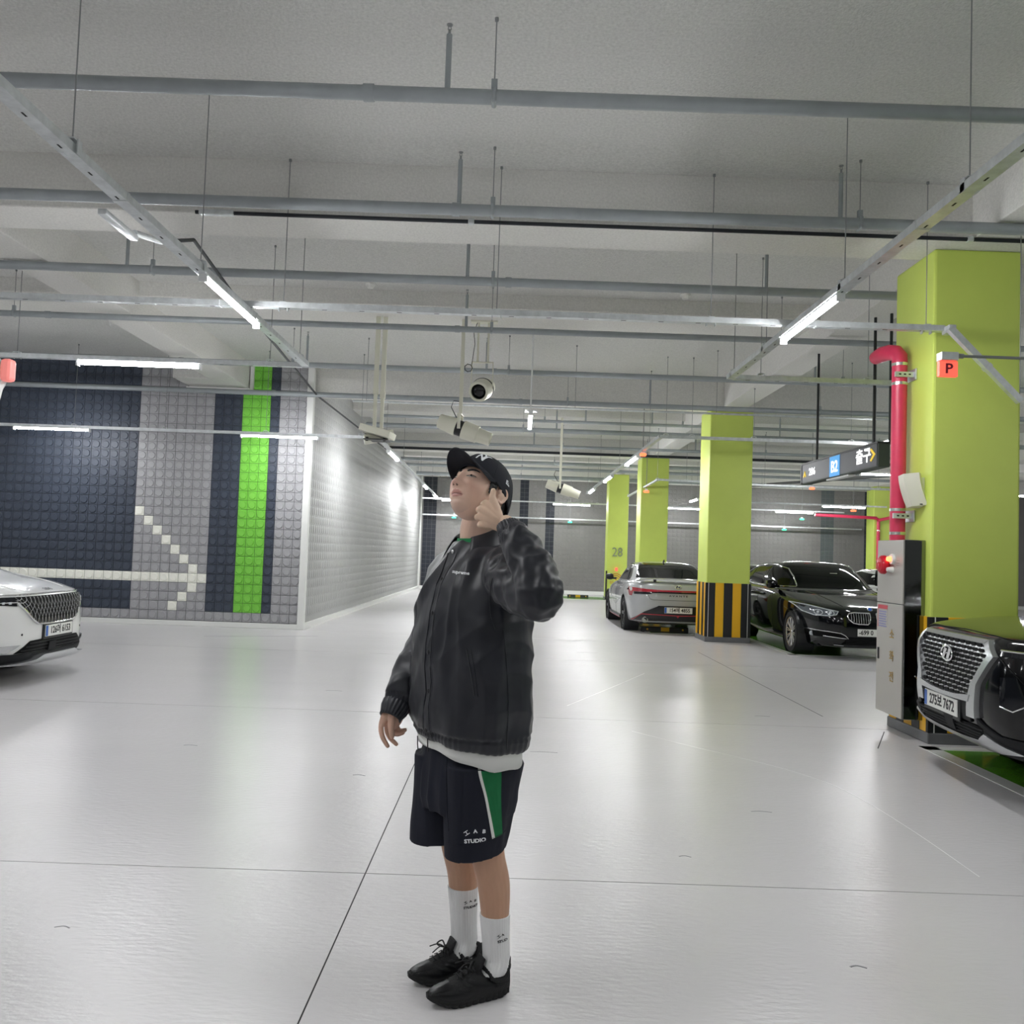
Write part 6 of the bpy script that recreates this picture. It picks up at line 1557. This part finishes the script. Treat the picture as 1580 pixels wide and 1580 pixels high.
# ---- shorts
sb = MB(); rows = []
for (z, u, a, b) in ((.86, -.004, .170, .122), (.83, -.004, .180, .132), (.78, -.004, .192, .142), (.70, -.002, .198, .148), (.64, -.0, .196, .148), (.60, 0, .186, .140)):
    rows.append([W(u + b * cos(t_), a * sin(t_), z) for t_ in [2 * pi * k / 40 for k in range(40)]])
sb.grid(rows, closed=True, capends=True)
def leg_loft(c0_, c1_, r0, r1, z0, z1, tilt):
    rows = []
    for k in range(9):
        f = k / 8; c = Vector(c0_).lerp(Vector(c1_), f); ra = r0[0] + (r1[0] - r0[0]) * f; rb = r0[1] + (r1[1] - r0[1]) * f; z = z0 + (z1 - z0) * f
        rows.append([Vector((c.x, c.y, 0)) + DD * (rb * cos(t_)) + LL * (ra * sin(t_)) + Vector((0, 0, z - tilt * f * cos(t_))) for t_ in [2 * pi * j / 32 for j in range(32)]])
    # open hem: go back up inside
    for k in range(4):
        f = 1 - k * .06; c = Vector(c0_).lerp(Vector(c1_), f); ra = (r1[0] - .011); rb = (r1[1] - .011); z = z0 + (z1 - z0) * f + .002
        rows.append([Vector((c.x, c.y, 0)) + DD * (rb * cos(t_)) + LL * (ra * sin(t_)) + Vector((0, 0, z - tilt * f * cos(t_))) for t_ in [2 * pi * j / 32 for j in range(32)]])
    sb.grid(rows, closed=True, capends=True)
leg_loft(W(0, .095, 0), (-.076, 2.860, 0), (.105, .140), (.090, .104), .76, .478, .014)
leg_loft(W(0, -.095, 0), (-.197, 2.985, 0), (.105, .140), (.094, .108), .76, .482, .010)
sme = remeshed(sb, 0.0042, smooth=5)
co_, no = mesh_arrays(sme); disp = np.zeros(len(co_))
for i in range(len(co_)):
    p = co_[i]; a = math.atan2(p[0] + .12, p[1] - 2.93)
    r1 = 1 - 2 * abs(noise.noise(Vector((a * 2.6, p[2] * 2.2, 5)))); disp[i] = (.0065 * (r1 - .4) * min(1, (.86 - p[2]) / .2) + .002 * noise.noise(Vector((p[0] * 30, p[1] * 30, p[2] * 12)))) * min(1, max(0, (p[2] - .475) / .06))
co_ += no * disp[:, None]; set_co(sme, co_); sh_bvh = bvh_of(sme)
shorts = link_mesh('shorts', sme, 'jersey', man)
# side panel, white piping, print

def drape_strip(name, A, B, m, parent, off):
    me = quad_strip([(a, 2.4, z) for a, z in A], [(a, 2.4, z) for a, z in B], 12); drape_mesh(name, me, Matrix.Identity(4), sh_bvh, yd, m, parent, off)
drape_strip('side_panel', [(-.0735, .800), (-.060, .74), (-.0405, .667), (-.0155, .546)], [(-.004, .800), (-.001, .74), (.0005, .667), (.0085, .552)], 'jersey_green', shorts, .0012)
drape_strip('side_piping', [(-.0825, .800), (-.069, .74), (-.0485, .667), (-.0235, .544)], [(-.0735, .800), (-.060, .74), (-.0405, .667), (-.0145, .547)], 'cotton_white', shorts, .0018)
drape_tube('hem_seam', [(-.160, 2.4, .522), (-.09, 2.4, .530), (-.02, 2.4, .548), (.02, 2.4, .556)], sh_bvh, yd, .0010, 'jersey', shorts)
drape_tube('fly_seam', [(-.175, 2.4, .78), (-.172, 2.4, .70), (-.166, 2.4, .62), (-.160, 2.4, .56)], sh_bvh, yd, .0009, 'jersey', shorts)
def print_on(letters, size, c, tilt, bvh, m, parent, yc, arc, gap):
    """small two-line print: three spaced letters in an arc above one word"""
    for k, ch in enumerate('工AB'[:letters]):
        me = text_mesh(ch, size * .95, 1.1, size * .035)
        r_ = Matrix.Rotation(arc[k], 4, 'Y')
        x = c[0] + (k - 1) * gap; z = c[1] + size * 1.55 + (size * .25 if k == 1 else 0) + (k - 1) * gap * tilt
        drape_mesh('print_letter', me, Matrix.Translation((x, yc, z)) @ r_ @ frame((0, 0, 0), (1, 0, tilt), (0, 0, 1)), bvh, yd, m, parent, .0014)
    me = text_mesh('STUDIO'[:(6 if letters == 3 else 4)], size, 1.12, size * .04)
    drape_mesh('print_word', me, frame((c[0], yc, c[1]), (1, 0, tilt), (0, 0, 1)), bvh, yd, m, parent, .0014)
print_on(3, .0165, (-.0752, .5426), .10, sh_bvh, 'embroid', shorts, 2.4, (R(-32), 0, R(12)), .0262)

# ---- socks
def sock(an, calf, ztop, side, flat):
    mb = MB(); rows = []; n = 96
    zs = [.075, .09, .105, .12, .14, .165, .19, .215, .24, .26, .285, .31]
    zs = [z for z in zs if z < ztop - .004] + [ztop - .004, ztop, ztop - .001]
    for i, z in enumerate(zs):
        f = max(0, min(1, (z - an.z) / (calf.z - an.z))); c = an.lerp(calf, f) if z > an.z else an + Vector((-.012 * (an.z - z) / .04, -.004, 0))
        r = .0405 + .0125 * f ** 1.1 + (.010 * max(0, (an.z + .01 - z) / .05))
        if z < an.z + .07: r += .0022 * sin((z) * 230)
        if i == len(zs) - 1: r -= .006
        tilt = -.006
        rows.append([Vector((c.x, c.y, 0)) + Vector(((r + .0009 * cos(32 * t_)) * cos(t_) * 1.03, (r + .0009 * cos(32 * t_)) * sin(t_), z)) for t_ in [2 * pi * k / n for k in range(n)]])
    mb.grid(rows, closed=True)
    o = obj('sock', mb, 'sock', man, smooth='all')
    return o, BVHTree.FromPolygons([Vector(v) for v in mb.v], mb.f)
calfL, calfR = Vector((-.013, 2.905, .355)), Vector((-.122, 3.035, .355))
sR, bR = sock(AR, calfR, .300, -1, 0)
sL, bL = sock(AL, calfL, .262, 1, 0)
print_on(3, .0110, (-.090, .243), .03, bR, 'embroid_black', sR, 2.5, (R(-30), 0, R(10)), .0150)
print_on(2, .0110, (.0215, .1885), .12, bL, 'embroid_black', sL, 2.5, (R(-30), 0, R(10)), .0120)

# ---- trainers
def shoe(name, toe, heel, label, kx=0.0):
    toe = Vector(toe); heel = Vector(heel); X = (toe - heel).normalized(); Lg = (toe - heel).length; Y = Vector((0, 0, 1)).cross(X)
    P = lambda x, y, z: heel + X * (x * Lg) + Y * y + Vector((0, 0, z))
    t = obj(name, MB(), 'shoe_sole', man) if False else None
    # outsole and midsole, sculpted with grooves
    def half_w(x): 
        return .044 * (math.sin(pi * min(1, (x + .030) / 1.040)) ** .46) * (1.0 + .12 * math.exp(-((x - .70) / .2) ** 2) - .10 * math.exp(-((x - .38) / .16) ** 2))
    def rise(x): return .030 * max(0, (x - .70) / .30) ** 1.8 + .012 * max(0, (.12 - x) / .12) ** 1.5
    rows = []
    for i in range(49):
        x = i / 48 * .995 + .0025; w = half_w(x); z0 = rise(x); top = .040 - .012 * min(1, max(0, (x - .3) / .4)) + z0 * .55
        gv = .0035 * (1 if (i % 4) < 1 else 0)
        row = []
        for (fy, fz, g_) in ((0, 0, 0), (.72, 0, 0), (.94, .06, 1), (1.03, .35, 1), (.98, .5, .3), (1.05, .72, .4), (.99, 1, 0), (.5, 1, 0), (0, 1, 0)):
            row.append((fy, fz, g_))
        full = [(-a, b, c) for a, b, c in row[::-1][:-1]][:] 
        ring = [(fy, fz, g_) for fy, fz, g_ in row] + [(-fy, fz, g_) for fy, fz, g_ in row[::-1][1:-1]]
        rows.append([P(x, fy * (w - gv * g_), z0 + fz * (top - z0) + (.0 if fz else .0005)) for fy, fz, g_ in ring])
    sole = obj('shoe', MB().grid(rows, closed=True, capends=True), 'shoe_sole', man, smooth=30)
    if label: sole['label'] = label
    # upper
    rows = []; NX = 44
    def top_z(x):
        pts = [(0, .098), (.06, .104), (.14, .086), (.22, .074), (.34, .086), (.44, .100), (.52, .098), (.62, .084), (.74, .069), (.86, .060), (.95, .050), (1.0, .034)]
        for (a, b), (c, d) in zip(pts[:-1], pts[1:]):
            if a <= x <= c: return b + (d - b) * (x - a) / (c - a)
        return .03
    for i in range(NX + 1):
        x = .004 + i / NX * .985; w = half_w(x) * .985; zb = .026 + rise(x) * .6; zt = top_z(x)
        open_ = x < .36
        row = []
        for k in range(25):
            a = pi * k / 24; c, s = cos(a), sin(a)
            ww = w * math.copysign(abs(c) ** .75, c) * (1 - .40 * s ** 2 * (1 if x < .55 else 1 - .6 * (x - .55) / .45))
            zz = zb + (zt - zb) * s ** .62
            row.append(P(x, ww, zz + .002 * noise.noise(Vector((x * 16, c * 5, 1)))))
        rows.append(row)
    up_ = obj('upper', MB().grid(rows).add(rows[0], [tuple(range(25))]).add(rows[-1], [tuple(range(24, -1, -1))]), 'shoe_mesh', sole, smooth=50)
    ub = BVHTree.FromPolygons([Vector(v) for v in MB().grid(rows).v], MB().grid(rows).f)
    def on(x, y, z=.2, off=.002, side=None):
        if side is None: o_, d_ = P(x, y, .4), Vector((0, 0, -1))
        else: o_, d_ = P(x, side * .2, z), Y * -side
        p, n, i_, dd = ub.ray_cast(o_, d_)
        if p is None: p = P(x, y if side is None else side * .04, z); n = -d_
        if n.dot(d_) > 0: n = -n
        return p + n * off
    # glossy toe cap and overlays
    rws = []
    for i in range(9):
        x = .74 + .215 * i / 8; w = half_w(x) * .74
        rws.append([on(x, w * (-1 + 2 * k / 12), off=.0022) for k in range(13)])
    obj('toe_cap', MB().grid(rws), 'shoe_leather', sole, smooth='all')
    for sd in (1, -1):
        def band(pts, wd, nm='overlay'):
            q = catmull(pts, 6); rws = []
            for j in range(3): rws.append([on(a, 0, b + (j - 1) * wd, .0026 if j == 1 else .0012, sd) for a, b in q])
            obj(nm, MB().grid(rws), 'shoe_leather', sole, smooth='all')
        band([(.90, .046), (.80, .038), (.60, .036), (.45, .042)], .008)
        band([(.02, .060), (.14, .062), (.28, .052), (.45, .046)], .010)
        band([(.20, .070), (.32, .062), (.46, .068), (.56, .080)], .006)
        band([(.62, .075), (.52, .058), (.44, .046)], .006)
        band([(.70, .064), (.62, .052), (.57, .042)], .005)
        for j in range(5): obj('heel_block', MB().box(P(.04 + .058 * j, sd * (half_w(.04 + .058 * j) * 1.0), .020), (.011, .004, .018), Matrix((X, Y, Vector((0, 0, 1)))).transposed(), bev=.0015), 'shoe_sole', sole)
    # collar, tongue, heel tab
    cl = []
    for k in range(33):
        a = 2 * pi * k / 32; x = .17 + kx * .9 + .155 * cos(a); y = .034 * sin(a)
        zc = .088 - .020 * sin(a) ** 2 + (.012 if cos(a) > .6 else 0) + (.014 if cos(a) < -.6 else 0)
        cl.append(P(x, y * 1.18, zc - .004))
    obj('collar', MB().tube(cl, [.0075] * 33, 10), 'shoe_mesh', sole, smooth=True)
    rt_ = Matrix((X, Y, Vector((0, 0, 1)))).transposed() @ Matrix.Rotation(R(-24), 3, 'Y')
    obj('tongue', MB().box(P(.385 + kx, 0, .104), (.011, .050, .062), rt_, bev=.005), 'shoe_mesh', sole, smooth=40)
    obj('heel_tab', MB().box(P(.006, 0, .108), (.008, .022, .026), Matrix((X, Y, Vector((0, 0, 1)))).transposed(), bev=.004), 'shoe_mesh', sole)
    # laces: criss-cross, bow loops and ends
    for j in range(4):
        x = .455 + kx * .5 + .056 * j; a = on(x, .018, off=.004); b = on(x + .03, -.018, off=.004); c = on(x + .012, 0, off=.008)
        obj('lace', MB().tube(catmull([tuple(a), tuple(c), tuple(b)], 5), [(.0014, .0026)] * 11, 6), 'lace', sole, smooth=True)
        a = on(x, -.018, off=.004); b = on(x + .03, .018, off=.004); c = on(x + .012, 0, off=.0065)
        obj('lace', MB().tube(catmull([tuple(a), tuple(c), tuple(b)], 5), [(.0014, .0026)] * 11, 6), 'lace', sole, smooth=True)
    k0 = on(.47 + kx * .6, 0, off=.010)
    for sd in (1, -1):
        obj('lace_loop', MB().tube(catmull([tuple(k0), tuple(k0 + Y * sd * .018 + Vector((0, 0, .016)) + X * .004), tuple(k0 + Y * sd * .030 + Vector((0, 0, .004)) + X * .018), tuple(k0 + Y * sd * .026 + Vector((0, 0, -.004)) + X * .012), tuple(k0)], 6), .0026, 6), 'lace', sole, smooth=True)
        obj('lace_end', MB().tube(catmull([tuple(k0), tuple(k0 + Y * sd * .010 + X * .022 + Vector((0, 0, .010))), tuple(k0 + Y * sd * .016 + X * .050 + Vector((0, 0, .004 - .008 * (sd > 0))))], 6), .0022, 6), 'lace', sole, smooth=True)
    obj('lace_knot', MB().lathe([(0, -.005), (.005, -.003), (.006, 0), (.005, .003), (0, .005)], 10, k0), 'lace', sole, smooth=True)
shoe('shoe', (-.212, 2.822, 0), (.046, 2.935, 0), None)
shoe('shoe', (-.286, 2.955, 0), (-.030, 3.068, 0), None, .10)
